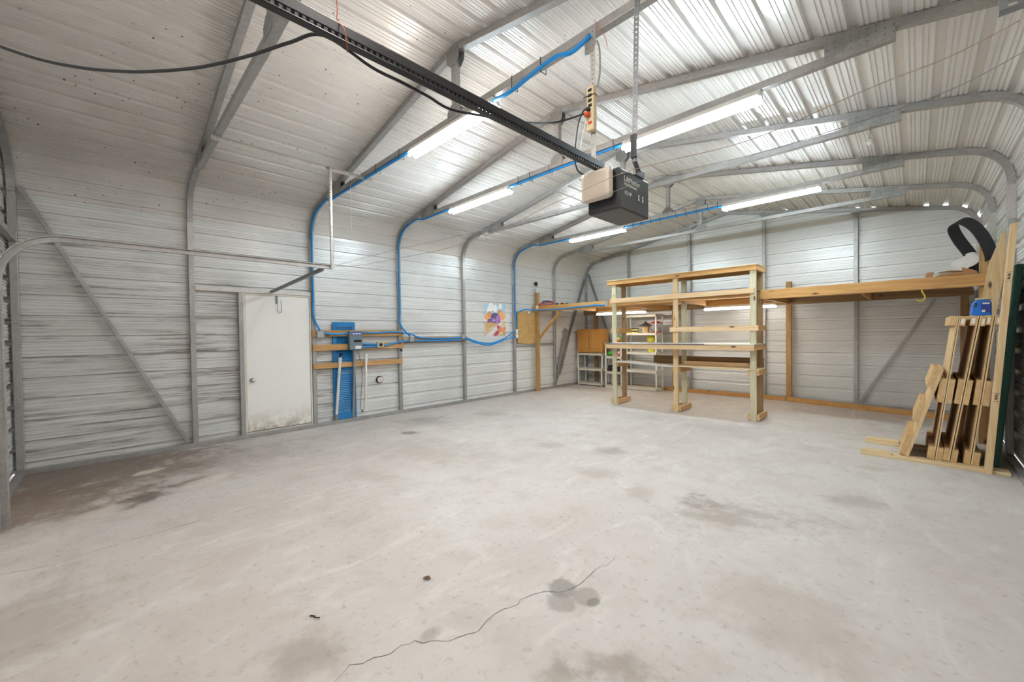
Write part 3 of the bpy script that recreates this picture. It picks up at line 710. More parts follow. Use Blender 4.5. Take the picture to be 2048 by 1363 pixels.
lp('ledger', (1.222,2.478,9.28,9.32,1.969,2.0855), 'honey_x'); lp('ledger', (3.722,4.928,9.53,9.57,1.969,2.0855), 'honey_x')
bm_((.06,8.366,1.28), (.78,8.366,1.97), .038, .085, up=(0,1,0)).build('knee_brace', M['honey_x'], lf, .003)
b = MB(); b.box(2.065,2.14,8.262,8.279,2.00,2.125); b.build('outlet_plate', M['steelbox'], lf)
# boards at foot of the back wall
tag(bx(.95,4.90,10.46,10.499,.0,.09).build('sill_board', M['honey_x'], None, .003), 'long wooden board lying at the foot of the back wall behind the shelves', 'board', 'boards at the back wall')
tag(bm_((4.93,10.47,.045), (7.2,9.96,.045), .04, .09).build('sill_board', M['honey_x'], None, .003), 'long wooden board lying on the floor right of the lumber rack, ending behind the pallets', 'board', 'boards at the back wall')
# hook
tag(tubeo([(6.84,8.30,1.955),(6.84,8.30,1.93),(6.855,8.30,1.90),(6.87,8.30,1.85),(6.85,8.30,1.81),(6.81,8.30,1.805),(6.785,8.30,1.83)], .008, 8).build('utility_hook', M['brass']), 'yellow screw hook under the right loft beam', 'hook')

# ------------------------------------------------------------------ lumber rack
rk = thing('lumber_rack', 'tall open lumber workbench rack with shelves in front of the loft', 'rack', (3.7,8.1,0))
def rp(name, a, m, bev=.003): return bx(*a).build(name, M[m], rk, bev)
for x0, mf, mb in ((2.42,'green_z','brown_z'),(3.667,'pine_z','green_z'),(4.907,'green_z','brown_z')):
    rp('post', (x0,x0+.089,7.95,7.988,0,2.40), mf); rp('post', (x0,x0+.089,8.324,8.362,.0,2.40), mb)
    rp('foot_cleat', (x0+.0895,x0+.1275,7.965,8.46,.02,.11), 'pine_y'); rp('foot_cleat', (x0-.0385,x0-.0005,7.96,8.46,.02,.11), 'pine_y')
rp('top_board', (2.33,5.01,7.93,7.968,2.401,2.482), 'honey_x'); rp('top_board', (2.33,5.01,8.43,8.468,2.401,2.482), 'honey_x')
rp('top_board', (2.33,2.368,7.968,8.43,2.401,2.482), 'pine_y'); rp('top_board', (4.972,5.01,7.968,8.43,2.401,2.482), 'pine_y'); rp('top_board', (2.32,5.018,7.92,8.478,2.483,2.494), 'ply_x', 0)
rp('rail', (2.40,4.975,7.911,7.949,2.035,2.122), 'pine_x'); rp('rail', (2.45,4.99,7.989,8.027,1.99,2.075), 'honey_x'); rp('rail', (3.62,5.035,7.911,7.949,1.442,1.528), 'pine_x')
rp('side_cleat', (4.997,5.035,7.95,8.40,1.442,1.528), 'pine_y'); rp('side_cleat', (2.51,2.548,7.97,8.50,1.44,1.53), 'honey_y'); rp('side_cleat', (2.38,2.4195,7.97,8.45,1.44,1.53), 'pine_y')
rp('worktop', (2.43,5.035,7.685,8.39,1.222,1.236), 'laminate', 0)
rp('apron', (2.44,5.03,7.70,7.738,1.137,1.221), 'pine_x'); rp('apron', (4.997,5.03,7.739,8.40,1.137,1.221), 'pine_y'); rp('apron', (2.38,2.4195,7.739,8.40,1.137,1.221), 'pine_y')
rp('edge_strip', (2.43,4.3,7.681,7.6845,1.2225,1.2355), 'edge_blue', 0)
b = MB(); b.prism([(2.45,7.94,.852),(3.70,7.94,.806),(3.70,7.94,.823),(2.45,7.94,.869)], (0,.40,0)); b.build('lower_shelf', M['laminate'], rk)
rp('lower_shelf', (3.76,5.035,7.93,8.36,.815,.832), 'ply_x', 0); rp('lower_shelf', (3.757,4.9,8.20,8.345,.833,.90), 'pine_x'); rp('back_board', (3.1,5.0,8.364,8.39,.834,.99), 'brown_x', 0)
rp('side_cleat', (2.51,2.548,7.96,8.42,.765,.85), 'honey_y'); rp('side_cleat', (3.627,3.666,7.95,8.42,.72,.806), 'honey_y'); rp('side_cleat', (3.757,3.795,7.95,8.44,.72,.80), 'honey_y')
rp('side_cleat', (4.997,5.035,7.95,8.40,.735,.814), 'pine_y'); rp('side_cleat', (4.868,4.906,7.95,8.40,.72,.80), 'pine_y')

tag(MB().prism([(3.82,7.92,2.123),(4.88,7.92,2.123),(4.88,8.75,2.101),(3.82,8.75,2.101)], (0,0,.010)).build('navy_board', M['navy']), 'thin navy blue board lying across the rack rail under its top shelf', 'board')
# ------------------------------------------------------------------ plastic shelving and its contents
def shelving(x0, x1, y0, y1, levels, top, lab, lean=0):
    t_ = thing('shelving_unit', lab, 'shelves', ((x0+x1)/2, (y0+y1)/2, 0), 'white plastic shelving units')
    for z in levels:
        b = MB(); b.box(x0,x1,y0,y1,z-.006,z); b.box(x0,x1,y0,y0+.012,z-.06,z-.0005); b.box(x0,x1,y1-.012,y1,z-.06,z-.0005); b.box(x0,x0+.012,y0,y1,z-.06,z-.0005); b.box(x1-.012,x1,y0,y1,z-.06,z-.0005)
        b.build('shelf', M['offwhite'], t_)
    for sx, x in ((1,x0+.02),(-1,x1-.02)):
        for y in (y0+.02, y1-.02):
            MB().tube([(x+sx*lean,y,0),(x,y,top)] if not lean else [(x+sx*lean,y,0),(x+sx*lean,y,levels[1]-.06),(x,y,levels[1]),(x-sx*.0,y,top)], .02, 10).build('leg', M['white'], t_)
    return t_
shelving(.03,.85,10.06,10.44,[.085,.475,.895],.905,'low white plastic shelving unit under the oak cabinet in the back left corner',.02)
shelving(.925,1.42,10.06,10.40,[.06,.43,.83,1.16],1.17,'narrow white plastic shelving unit holding garden bags beside the oak cabinet')
shelving(1.47,2.36,10.06,10.44,[.07,.50,.955,1.43,1.88],1.89,'tall white plastic shelving unit with bird feeders behind the lumber rack')
# oak cabinet
cb = thing('wall_cabinet', 'oak two door cabinet standing on the low white shelves', 'cabinet', (.42,10.28,.906))
bx(.03,.83,10.09,10.42,.906,1.55).build('body', M['oak'], cb, .003)
for x0, x1 in ((.05,.42),(.44,.81)):
    b = MB(); z0, z1 = .935, 1.52
    b.box(x0,x0+.055,10.068,10.088,z0,z1).box(x1-.055,x1,10.068,10.088,z0,z1).box(x0+.055,x1-.055,10.068,10.088,z0,z0+.06).box(x0+.055,x1-.055,10.068,10.088,z1-.06,z1)
    dd = b.build('door', M['oak'], cb, .002)
    bx(x0+.06,x1-.06,10.076,10.087,z0+.065,z1-.065).build('door_panel', M['oak'], dd, .002)
# bags
def blob(name, c, rx, ry, rz, m, lab, cat, grp=None):
    b = MB(); n = 18; vs = []; rows = 9
    for i in range(rows+1):
        ph = -PI/2+PI*i/rows
        for k in range(n):
            a = 2*PI*k/n; w = 1+.07*math.sin(3*a+c[0]*9)*math.cos(ph)
            e = .7
            px = rx*math.copysign(abs(math.cos(a))**e, math.cos(a))*math.cos(ph)**.6*w; py = ry*math.copysign(abs(math.sin(a))**e, math.sin(a))*math.cos(ph)**.6*w
            vs.append((c[0]+px, c[1]+py, c[2]+rz*(1+math.sin(ph))*w))
    b.s = True; b.add(vs, [(i*n+k, i*n+(k+1)%n, (i+1)*n+(k+1)%n, (i+1)*n+k) for i in range(rows) for k in range(n)])
    return tag(b.build(name, M[m]), lab, cat, grp)
blob('garden_bag', (1.07,10.22,.832), .115, .13, .06, 'green', 'green plastic bag lying on the narrow white shelf', 'bag')
blob('garden_bag', (1.30,10.22,.832), .10, .13, .065, 'pink', 'pink plastic bag lying on the narrow white shelf', 'bag')
jg = thing('plant_food_jug', 'small green and orange container on top of the narrow white shelves', 'jug', (1.22,10.2,1.162))
MB().lathe([(.055,0),(.06,.02),(.06,.11),(.04,.14),(.022,.15),(.022,.17)], (1.24,10.2,1.162), 16).build('bottle', M['tan'], jg)
MB().lathe([(.024,0),(.024,.03),(.001,.03)], (1.24,10.2,1.333), 12).build('cap', M['green'], jg)
MB().lathe([(.0612,0),(.0612,.07),(.0605,.07)], (1.24,10.2,1.19), 16).build('label', M['orange'], jg)
MB().tube(smooth_path([(1.30,10.2,1.19),(1.35,10.19,1.25),(1.32,10.2,1.33),(1.265,10.2,1.345)]), .014, 8).build('handle', M['green'], jg)
dk = thing('storage_box', 'dark open box on the second lowest board of the narrow white shelves', 'box', (1.18,10.22,.431))
b = MB(); b.box(1.0,1.36,10.1,10.34,.431,.436).box(1.0,1.36,10.1,10.106,.436,.58).box(1.0,1.36,10.334,10.34,.436,.58).box(1.0,1.006,10.106,10.334,.436,.58).box(1.354,1.36,10.106,10.334,.436,.58); b.build('box', M['black'], dk)
for i in range(3):
    bk = thing('yellow_tub', ['lower yellow tub in the stack on the tall white shelves','middle yellow tub in the stack on the tall white shelves','uppermost yellow tub in the stack on the tall white shelves'][i], 'tub', (2.15,10.24,.956+.135*i), 'stacked yellow tubs')
    MB().lathe([(.095,.0),(.115,.12),(.12,.12),(.12,.133),(.108,.133),(.09,.01),(.001,.008)], (2.15,10.24,.956+.135*i), 24).build('tub', M['yellow'], bk)
    MB().lathe([(.122,0),(.122,.008),(.118,.008)], (2.15,10.24,1.066+.135*i), 24).build('rim', M['yellow'], bk)
bh = thing('bird_house', 'small wooden bird feeder house with dark roof on the tall white shelves', 'bird house', (2.0,10.24,1.431))
b = MB(); b.lathe([(.10,0),(.10,.012),(.075,.012),(.10,.165),(.001,.166)], (2.0,10.24,1.431), 6, smooth=False); b.build('body', M['ply'], bh)
MB().lathe([(.18,0),(.18,.008),(.09,.05),(.03,.085),(.022,.12),(.001,.122)], (2.0,10.24,1.598), 6, smooth=False).build('roof', M['slate'], bh)
bf = thing('bird_feeder', 'clear bird feeder with red roof and base on the tall white shelves', 'bird feeder', (2.27,10.24,1.431))
MB().lathe([(.13,0),(.14,.015),(.10,.022),(.001,.022)], (2.27,10.24,1.431), 8, smooth=False).build('base', M['red'], bf)
MB().lathe([(.075,0),(.12,.20),(.116,.20),(.071,.003)], (2.27,10.24,1.454), 8, smooth=False).build('jar', M['glass'], bf)
MB().lathe([(.165,0),(.165,.008),(.08,.045),(.03,.06),(.001,.062)], (2.27,10.24,1.656), 8, smooth=False).build('roof', M['red'], bf)
MB().lathe([(.05,0),(.06,.10),(.001,.101)], (2.28,10.25,1.456), 12).build('inner_cup', M['white'], bf)
for i in range(2):
    yt = thing('seedling_tray', ['lower yellow tray of dark pots on the tall white shelves','upper yellow tray of dark pots on the tall white shelves'][i], 'tray', (1.69,10.22,1.431+.062*i), 'seedling trays')
    b = MB(); b.box(1.52,1.86,10.10,10.34,1.431+.062*i,1.44+.062*i); b.box(1.52,1.86,10.10,10.106,1.44+.062*i,1.455+.062*i); b.build('tray', M['yellow'], yt)
    for j in range(5): MB().lathe([(.022,0),(.029,.042),(.001,.042)], (1.56+.066*j,10.14,1.4405+.062*i), 12).build('pot', M['black'], yt)

# ------------------------------------------------------------------ things on the loft
tg = thing('hand_saw_case', 'red and teal tool case lying on the left end of the loft beam', 'tool case', (.35,8.37,2.131))
b = MB(); b.tube(smooth_path([(.14,8.36,2.165),(.20,8.36,2.19),(.5,8.36,2.20),(.585,8.36,2.175),(.5,8.36,2.15),(.2,8.36,2.15),(.14,8.36,2.165)]), .018, 8); b.build('frame', M['red'], tg)
bx(.18,.54,8.35,8.375,2.152,2.198).build('panel', M['teal'], tg)
b = MB(); b.tube(smooth_path([(.2,8.38,2.22),(.3,8.38,2.245),(.45,8.38,2.225),(.54,8.38,2.205)]), .016, 8); b.build('handle', M['navy'], tg)
b = MB(); b.lathe([(.03,0),(.034,.03),(.001,.035)], (.125,8.35,2.131), 12); b.build('nozzle', M['orange'], tg)
tag(bm_((.115,8.268,2.14), (.155,8.268,2.06), .07, .003, up=(0,1,0)).build('paper_tag', M['white']), 'small white paper tag hanging at the left end of the loft beam', 'tag')
for i, (x, m, lab) in enumerate(((.68,'navy','small navy clamp on the left loft beam right of the red case'),(.84,'red','small red clamp on the left loft beam'),(.97,'teal','small teal clip on the left loft beam'))):
    c_ = thing('spring_clamp', lab, 'clamp', (x,8.36,2.131), 'clamps on the loft')
    b = MB(); b.tube([(x-.05,8.36,2.145),(x,8.36,2.165),(x+.05,8.36,2.15)], .013, 8); b.build('jaw', M[m], c_); b = MB(); b.tube([(x-.05,8.385,2.15),(x+.02,8.385,2.15)], .012, 8); b.build('handle', M['black'], c_)
ld = thing('clip_lamp', 'small black round lamp on a pale stem standing on the left loft post', 'lamp', (.05,8.37,2.471))
MB().tube([(.05,8.37,2.471),(.05,8.37,2.60)], .024, 10).build('stem', M['jar'], ld)
MB().tube([(.05,8.37,2.60),(.045,8.36,2.65)], .008, 8).build('neck', M['black'], ld)
MB().lathe([(.02,-.05),(.045,-.02),(.052,.0),(.047,.006),(.001,.006)], (.04,8.345,2.69), 20, (.5,-.8,-.2)).build('shade', M['black'], ld)
# cable-like black strip, white board, cardboard
b = MB(); RP = []
for x, y, z in [(7.34,8.62,2.11),(7.30,8.60,2.36),(7.19,8.58,2.60),(7.135,8.54,2.76),(7.155,8.5,2.84),(7.225,8.45,2.85),(7.32,8.38,2.76),(7.40,8.30,2.60),(7.455,8.25,2.42),(7.465,8.25,2.32)]:
    k = (y-.68)/(8.7-.68); RP.append((6.78+(x-6.78)*k, y, 1.445+(z-1.445)*k))
P = smooth_path(RP); vs = []
for i, p in enumerate(P):
    t_ = (P[min(i+1,len(P)-1)]-P[max(i-1,0)]).normalized(); n_ = Vector((t_.z,0,-t_.x))*.005; w = Vector((.048,.028,.035))
    vs += [p-n_-w, p+n_-w, p+n_+w, p-n_+w]
b.add(vs, [(4*i+q, 4*i+(q+1)%4, 4*i+4+(q+1)%4, 4*i+4+q) for i in range(len(P)-1) for q in range(4)]+[(0,1,2,3), tuple(4*(len(P)-1)+q for q in range(4))])
tag(b.build('rubber_strip', M['rubber']), 'wide black rubber strip bent into an arch on the right end of the loft', 'rubber strip')
pts = [(7.10,8.52,2.285),(7.25,8.52,2.375)]
for i in range(9):
    a = 2.1-i*PI/8; pts.append((7.268+.082*math.cos(a), 8.52, 2.308+.082*math.sin(a)))
pts += [(7.165,8.52,2.165)]
b = MB(); b.prism(pts, (.02,.035,.02)); tag(b.build('plastic_scoop_board', M['white']), 'white round ended board leaning beside the black rubber strip on the loft', 'board')
blob('rag_bundle', (7.32,8.62,2.101), .08, .07, .05, 'black', 'dark bundle behind the white round ended board on the loft', 'bundle')
CL = ['small folded cardboard flap at the left end of the scraps on the right loft beam','long curled cardboard scrap on the right loft beam','topmost torn cardboard scrap on the right loft beam','upright torn cardboard corner beside the white board']
for i, (pl, d) in enumerate((([(6.87,8.30,2.107),(6.94,8.30,2.107),(6.95,8.30,2.165),(6.885,8.30,2.16)],(.0,.05,.01)), ([(6.95,8.30,2.107),(7.2,8.30,2.112),(7.34,8.30,2.107),(7.15,8.30,2.145),(7.02,8.30,2.14)],(0,.22,.004)), ([(6.99,8.31,2.165),(7.12,8.31,2.16),(7.28,8.31,2.15),(7.1,8.31,2.178)],(0,.2,.01)), ([(7.20,8.29,2.107),(7.33,8.29,2.107),(7.31,8.29,2.15),(7.19,8.29,2.20)],(0,.012,.003)))):
    tag(MB().prism(pl, d).build('cardboard_scrap', M['card']), CL[i], 'cardboard', 'cardboard scraps')

# ------------------------------------------------------------------ pallets at right
YA, YB = 6.95, 7.93
SK = [(6.915,7.088,-1,'first from the left in the leaning row of wooden skids'),(6.932,7.103,1,'second from the left in the leaning row of skids'),(7.025,7.228,-1,'third from the left in the leaning row of wooden skids'),
      (7.043,7.246,1,'fourth from the left in the leaning row of wooden skids'),(7.17,7.327,-1,'fifth from the left in the leaning row of wooden skids'),(7.187,7.344,1,'rightmost of the leaning wooden skids beside the tall plank')]
def skid(xb, xt, side, lab, H=1.53, z0=.034, runners=((0,.135),(.62,.88),(1.44,1.53)), th=.011, rt=.045, ya=YA, yb=YB):
    d = Vector((xt-xb, 0, H)).normalized(); nn = Vector((d.z, 0, -d.x)); base = Vector((xb, 0, z0)); L = H/d.z
    s = thing('wooden_skid', 'pale wooden skid on edge, '+lab, 'wooden skid', (xb,(ya+yb)/2,z0), 'leaning wooden skids')
    def slab(u0, u1, n0, n1, y0, y1): return MB().prism([base+d*u0+nn*n0+Vector((0,y0,0)), base+d*u1+nn*n0+Vector((0,y0,0)), base+d*u1+nn*n1+Vector((0,y0,0)), base+d*u0+nn*n1+Vector((0,y0,0))], (0,y1-y0,0))
    slab(0, L, 0, th, ya, yb).build('deck_sheet', M['ply'], s)
    for i, (u0, u1) in enumerate(runners):
        a, c = (th+.0005, th+rt) if side > 0 else (-rt, -.0005)
        r = slab(u0, u1*L/H if i == len(runners)-1 else u1, a, c, ya+.002, yb-.002).build('runner', M['ply_y'], s, .002)
        if i == 2 and len(runners) == 3 and lab[0] in 'stfr' and side*1 and xb > 6.92 and H > 1.2:
            slab(u0+.02, u1-.015, a+.008, c-.008, ya-.0005, ya+.0015).build('paper_label', M['white'], r)
    return s
for xb, xt, sd, lab in SK: skid(xb, xt, sd, lab, rt={6.932:.040,7.025:.040,7.043:.034,7.17:.034}.get(xb,.046))
s2 = skid(6.70,6.965,-1,'short one tilted in front of the tall skids',H=.97,runners=((0,.25),(.40,.62),(.80,.97)),th=.03,rt=.05,ya=6.93,yb=7.8)
for p in s2.children: pass
def sleeper(y0, y1, lab): return tag(bx(6.33,7.44,y0,y1,0,.03).build('floor_plank', M['ply_x'], None, .002), lab, 'plank', 'planks under the skids')
sleeper(6.83,6.99,'thin plank on the floor under the front of the leaning skids'); sleeper(7.50,7.66,'thin plank on the floor under the back of the leaning skids')
tag(bx(6.335,6.59,6.85,6.95,.031,.062).build('wood_block', M['ply_x'], None, .002), 'short plywood strip lying on the left end of the front floor plank', 'plywood strip')
tag(bx(6.335,6.64,7.52,7.62,.031,.062).build('wood_block', M['ply_x'], None, .002), 'short plywood strip lying on the left end of the back floor plank', 'plywood strip')
# tall plank
pk = thing('tall_plank', 'tallest pale plank leaning at the right of the skids', 'plank', (7.3,6.86,0))
b = MB(); b.prism([(7.268,6.80,.0),(7.318,6.80,.0),(7.468,6.80,2.43),(7.425,6.80,2.43)], (0,.09,.0)); b.build('board', M['pine_z'], pk, .002)
for i in range(3): b = MB(); b.prism([(7.318+.0005-.0,6.815+.02*i,.01),(7.3190,6.815+.02*i,.01),(7.4690,6.815+.02*i,2.42),(7.4685,6.815+.02*i,2.42)], (0,.004,0)); b.build('ply_line', M['brown_z'], pk)
def stamp(z0, z1):
    xl = lambda z: 7.268+(7.425-7.268)*z/2.43; xr = lambda z: 7.318+(7.468-7.318)*z/2.43
    b = MB()
    for z in (z0, z1): b.prism([(xl(z)+.004,6.7995,z),(xr(z)-.004,6.7995,z),(xr(z)-.004,6.7995,z+.003),(xl(z)+.004,6.7995,z+.003)], (0,-.0006,0))
    for i, dz in enumerate((.25,.4,.6,.75)): 
        z = z0+(z1-z0)*dz; b.prism([(xl(z)+.012+.008*(i%2),6.7995,z),(xl(z)+.030+.004*(i%2),6.7995,z),(xl(z)+.030,6.7995,z+.010),(xl(z)+.012,6.7995,z+.010)], (0,-.0006,0))
    b.build('grade_stamp', M['black'], pk)
stamp(1.88,1.97); stamp(.72,.80)
tag(MB().prism([(7.11,7.96,.0),(7.25,7.96,.0),(7.535,7.96,2.35),(7.535,7.96,2.54),(7.49,7.96,2.54),(7.385,7.96,2.18)], (0,.038,0)).build('tall_plank', M['pine_z'], None, .002), 'second tall pale plank with pointed top behind the detergent jug', 'plank')
# detergent jug
dj = thing('detergent_jug', 'blue detergent jug with tan lid on top of the skids', 'jug', (7.24,7.28,1.565))
b = MB(); b.prism([(7.195,7.22,1.566),(7.345,7.22,1.566),(7.345,7.22,1.70),(7.33,7.22,1.735),(7.235,7.22,1.735),(7.21,7.22,1.70)], (0,.11,0)); b.build('bottle', M['detergent'], dj, .012)
bx(7.235,7.35,7.225,7.325,1.736,1.756).build('lid', M['tan'], dj, .006)
b = MB(); b.prism([(7.215,7.2175,1.66),(7.24,7.2175,1.66),(7.245,7.2175,1.71),(7.225,7.2175,1.71)], (0,-.001,0)); b.build('handle_recess', M['navy'], dj, .0)
bx(7.27,7.338,7.2165,7.2195,1.60,1.715).build('label', M['label_blue'], dj); b = MB(); b.box(7.275,7.30,7.2155,7.2162,1.605,1.63); b.box(7.28,7.33,7.2155,7.2162,1.69,1.705); b.build('label_print', M['white'], dj)
tag(MB().prism([(7.335,7.0,.031),(7.385,7.0,.031),(7.53,7.0,2.06),(7.475,7.0,2.06)], (0,.54,0)).build('turf_sheet', M['turf'], None, .01), 'dark green turf sheet leaning against the right wall behind the skids', 'sheet')

# ------------------------------------------------------------------ garage door opener
op = thing('garage_opener', 'black garage door opener hanging from two perforated straps', 'garage door opener', (5.33,3.2,2.23))
bx(5.215,5.453,3.005,3.40,2.232,2.495).build('casing', M['opener'], op, .012)
bx(5.22,5.448,2.998,3.0045,2.24,2.49).build('front_panel', M['black'], op, .004)
b = MB(); b.box(5.20,5.425,2.93,2.997,2.30,2.498); b.build('light_lens', M['lens'], op, .03)
text_part('LiftMaster', .052, (5.4537,3.055,2.418), (0,1,0), (0,0,1), M['white'], op)
text_part('PROFESSIONAL', .0245, (5.4537,3.06,2.392), (0,1,0), (0,0,1), M['white'], op)
text_part('1/2 HP', .034, (5.4537,3.06,2.335), (0,1,0), (0,0,1), M['white'], op)
b = MB()
for i in range(2):
    y = 3.25+.055*i; b.lathe([(.009,0),(.009,.0008)], (5.4535,y,2.362), 10, (1,0,0)); b.prism([(5.4537,y-.012,2.33),(5.4537,y+.012,2.33),(5.4537,y+.006,2.352),(5.4537,y-.006,2.352)], (.0006,0,0))
b.build('pictogram', M['white'], op)
bx(5.44,5.458,3.20,3.33,2.496,2.54).build('mounting_bracket', M['galv_dark'], op, .002)
b = MB(); b.box(5.289,5.311,.05,3.06,2.532,2.572); b.box(5.284,5.316,.05,3.06,2.508,2.515); b.build('rail', M['black'], op, .003)
b = MB(); y = .1
while y < 3.04: b.box(5.300,5.309,y,y+.012,2.5155,2.5315); y += .024
b.build('drive_belt', M['black'], op)
b = MB(); angle(b, (5.24,3.01,3.45), (5.24,3.01,2.53), (1,0,0), (0,1,0), .036); b.build('strap', M['galv_light'], op)
b = MB(); perf(b, (5.575,3.012,3.47), (5.545,3.02,2.50), (1,0,.03), .032); b.build('strap', M['galv_dark'], op)
bx(5.530,5.565,3.0,3.017,2.52,2.66).build('strap_joint', M['black'], op)
b = MB(); b.beam((5.545,3.02,2.51), (5.45,3.26,2.53), .03, .004); b.build('strap_arm', M['galv_dark'], op)
b = MB(); b.prism([(5.20,3.008,3.31),(5.235,3.008,3.30),(5.285,3.008,3.34),(5.285,3.008,3.46),(5.22,3.008,3.46),(5.20,3.008,3.42)], (0,-.0025,0)); b.build('hanger_plate', M['plate'], op)
# power strip with cords
ps = thing('power_strip', 'tan power strip tied to the left opener strap with an orange plug', 'power strip', (5.262,2.98,2.775))
bx(5.236,5.290,2.965,3.005,2.775,3.062).build('body', M['tan'], ps, .005)
for i in range(4): bx(5.249,5.277,2.9643,2.9648,2.925+.033*i,2.945+.033*i).build('socket', M['dark'], ps)
bx(5.25,5.276,2.962,2.9649,2.815,2.832).build('switch', M['red'], ps)
b = MB(); b.tube(smooth_path([(5.21,2.97,3.005),(5.24,2.96,3.0),(5.262,2.958,2.995),(5.295,2.97,3.0),(5.31,2.98,2.985)]), .003, 6); b.build('zip_tie', M['black'], ps)
MB().lathe([(.014,0),(.019,.012),(.017,.03),(.009,.036),(.001,.036)], (5.258,2.963,2.878), 14, (-.4,-.9,-.2)).build('plug', M['orange'], ps)
MB().lathe([(.012,0),(.014,.012),(.008,.03),(.001,.031)], (5.262,2.963,2.905), 12, (-.5,-.8,.2)).build('plug', M['black'], ps)
GK = 'cords around the opener'
tubeo([(5.255,2.945,2.91),(5.225,2.945,2.905),(5.19,2.94,2.84),(5.165,2.94,2.72),(5.15,2.95,2.62),(5.152,2.97,2.555),(5.17,3.0,2.525),(5.21,3.02,2.51)], .0055, 8).build('power_cord', M['black'], op)
tubeo([(5.285,3.02,3.37),(5.305,3.02,3.30),(5.305,3.02,3.15),(5.285,3.02,3.07)], .006, 8).build('power_cord', M['greypvc'], ps)
tubeo([(5.245,2.955,2.87),(5.23,2.95,2.80),(5.20,2.95,2.70),(5.19,2.96,2.62),(5.215,2.98,2.585)], .004, 8).build('power_cord', M['offwhite'], ps)
tag(tubeo([(5.245,2.94,2.882),(5.10,2.8,2.826),(5.17,2.4,2.66),(5.235,2.02,2.535),(5.255,1.83,2.485),(5.28,1.70,2.478),(5.28,1.573,2.485),(5.262,1.45,2.50),(5.258,1.27,2.535),(5.15,1.189,2.525),(5.0,1.096,2.507),(4.8,.972,2.501),(4.6,.838,2.517),(4.45,.741,2.545),(4.3,.639,2.583),(4.15,.52,2.633),(4.0,.399,2.704),(3.85,.302,2.782),(3.7,.2,2.86)], .0062, 8).build('extension_cable', M['black']), 'long black cable sagging from the power strip along the rail toward the front left', 'cable', GK)
GO = 'orange cords'
tag(tubeo([(5.298,1.30,2.70),(5.302,1.302,2.62),(5.30,1.301,2.582),(5.335,1.31,2.54),(5.335,1.32,2.49),(5.30,1.335,2.485)], .0018, 6).build('orange_cord', M['cord']), 'thin orange cord tied around the black rail near the top edge', 'cord', GO)
tag(tubeo([(5.28,3.00,3.50),(5.30,3.0,3.455),(5.335,3.0,3.39),(5.36,3.0,3.34),(5.377,3.0,3.28)], .0022, 6).build('orange_cord', M['cord']), 'thin orange cord hanging from the truss at the opener strap', 'cord', GO)
# lines strung between the track ends
tag(tubeo([(1.95,2.6,2.262),(2.6,2.63,2.20),(3.28,2.65,2.172),(4.07,2.68,2.153),(4.67,2.7,2.188),(5.13,2.7,2.259),(5.3,2.72,2.285),(5.6,2.7,2.312),(5.86,2.7,2.306),(6.26,2.7,2.28),(6.66,2.7,2.335),(6.86,2.7,2.352),(7.0,2.64,2.363)], .0016, 6).build('strung_cord', M['beige']), 'beige knotted cord strung across from the left track end to the right', 'cord', 'strung lines')
tag(tubeo([(1.95,2.6,2.25),(2.25,2.62,2.27),(3.3,2.66,2.26),(4.4,2.7,2.225),(5.38,2.7,2.219),(5.63,2.7,2.231),(5.8,2.7,2.243),(6.26,2.7,2.214),(6.6,2.7,2.22),(6.86,2.7,2.241),(7.016,2.64,2.27)], .0014, 6).build('strung_cord', M['galv_dark']), 'dark thin line strung across below the opener from track to track', 'cord', 'strung lines')
tag(tubeo([(1.505,3.018,3.45),(1.507,3.018,3.1),(1.512,3.018,2.79)], .003, 6).build('pull_string', M['white']), 'thin white string hanging from the truss over the white door', 'string')
chn = thing('hanging_chain', 'short chain with round weight hanging from the fourth truss at right', 'chain', (6.46,6.055,3.28))
b = MB()
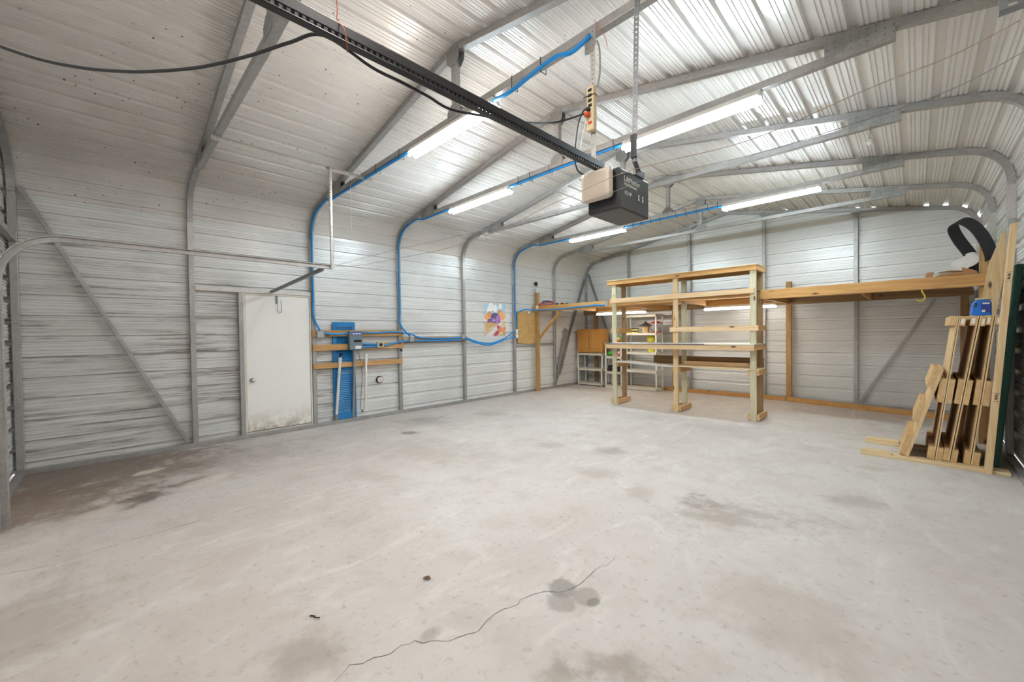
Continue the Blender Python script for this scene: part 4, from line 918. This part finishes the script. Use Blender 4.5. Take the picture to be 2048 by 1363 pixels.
for i in range(6):
    c = Vector((6.46,6.055,3.43-.021*i)); a = (1,0,0) if i % 2 else (0,1,0); a = Vector(a)
    b.tube([c+a*.007*math.cos(2*PI*j/10)+Vector((0,0,.014*math.sin(2*PI*j/10))) for j in range(11)], .0025, 5)
b.build('links', M['galv_dark'], chn)
MB().lathe([(.028,-.006),(.028,.006),(.001,.006)], (6.46,6.055,3.285), 18, (.3,-1,0)).build('weight', M['offwhite'], chn)

tag(tubeo([(2.725,7.56,3.72),(2.70,7.56,3.62),(2.715,7.56,3.52),(2.745,7.56,3.44)], .003, 6).build('loose_wire', M['galv_dark']), 'short thin wire hanging above the far left strip light', 'wire')
# small debris on the slab
lfb = MB(); lfb.add([(4.70,2.0,.004),(4.715,1.985,.012),(4.745,2.0,.009),(4.75,2.02,.004),(4.725,2.02,.014)], [(0,1,2,4),(4,2,3)])
tag(lfb.build('dry_leaf', plain('dry_leaf_brown', '#6e5536', .9)), 'dry brown leaf lying on the concrete in the foreground', 'leaf')
tag(tubeo([(4.56,1.405,.004),(4.585,1.42,.006),(4.60,1.414,.01),(4.615,1.435,.005)], .003, 6).build('twig', M['dark']), 'tiny dark twig lying on the concrete near the bottom left', 'twig')

for o in bpy.data.objects:
    if '_o' in o: del o['_o']

# ------------------------------------------------------------------ world, camera, colour
w = bpy.data.worlds.new('world'); bpy.context.scene.world = w; w.use_nodes = True
bg = w.node_tree.nodes['Background']; bg.inputs[0].default_value = (.92,.96,1,1); bg.inputs[1].default_value = 2.2
f, cam_c = 812.371, Vector((6.7802,.68191,1.44485))
r = Vector((.70951262,.7045506,-.01415258)); u = Vector((-.00201401,.02211062,.9997535)); fw = Vector((-.70468986,.70930922,-.01710674))
cd = bpy.data.cameras.new('camera'); cam = bpy.data.objects.new('camera', cd); C.objects.link(cam)
m = Matrix((r, u, -fw)).transposed().to_4x4(); m.translation = cam_c; cam.matrix_world = m
cd.sensor_width = 36; cd.lens = f/2048*36; cd.clip_start = .02
S = bpy.context.scene; S.camera = cam
S.view_settings.view_transform = 'Standard'; S.view_settings.look = 'None'; S.view_settings.exposure = .86; S.view_settings.gamma = 1; S.view_settings.use_curve_mapping = False
S.cycles.max_bounces = 10; S.cycles.diffuse_bounces = 6
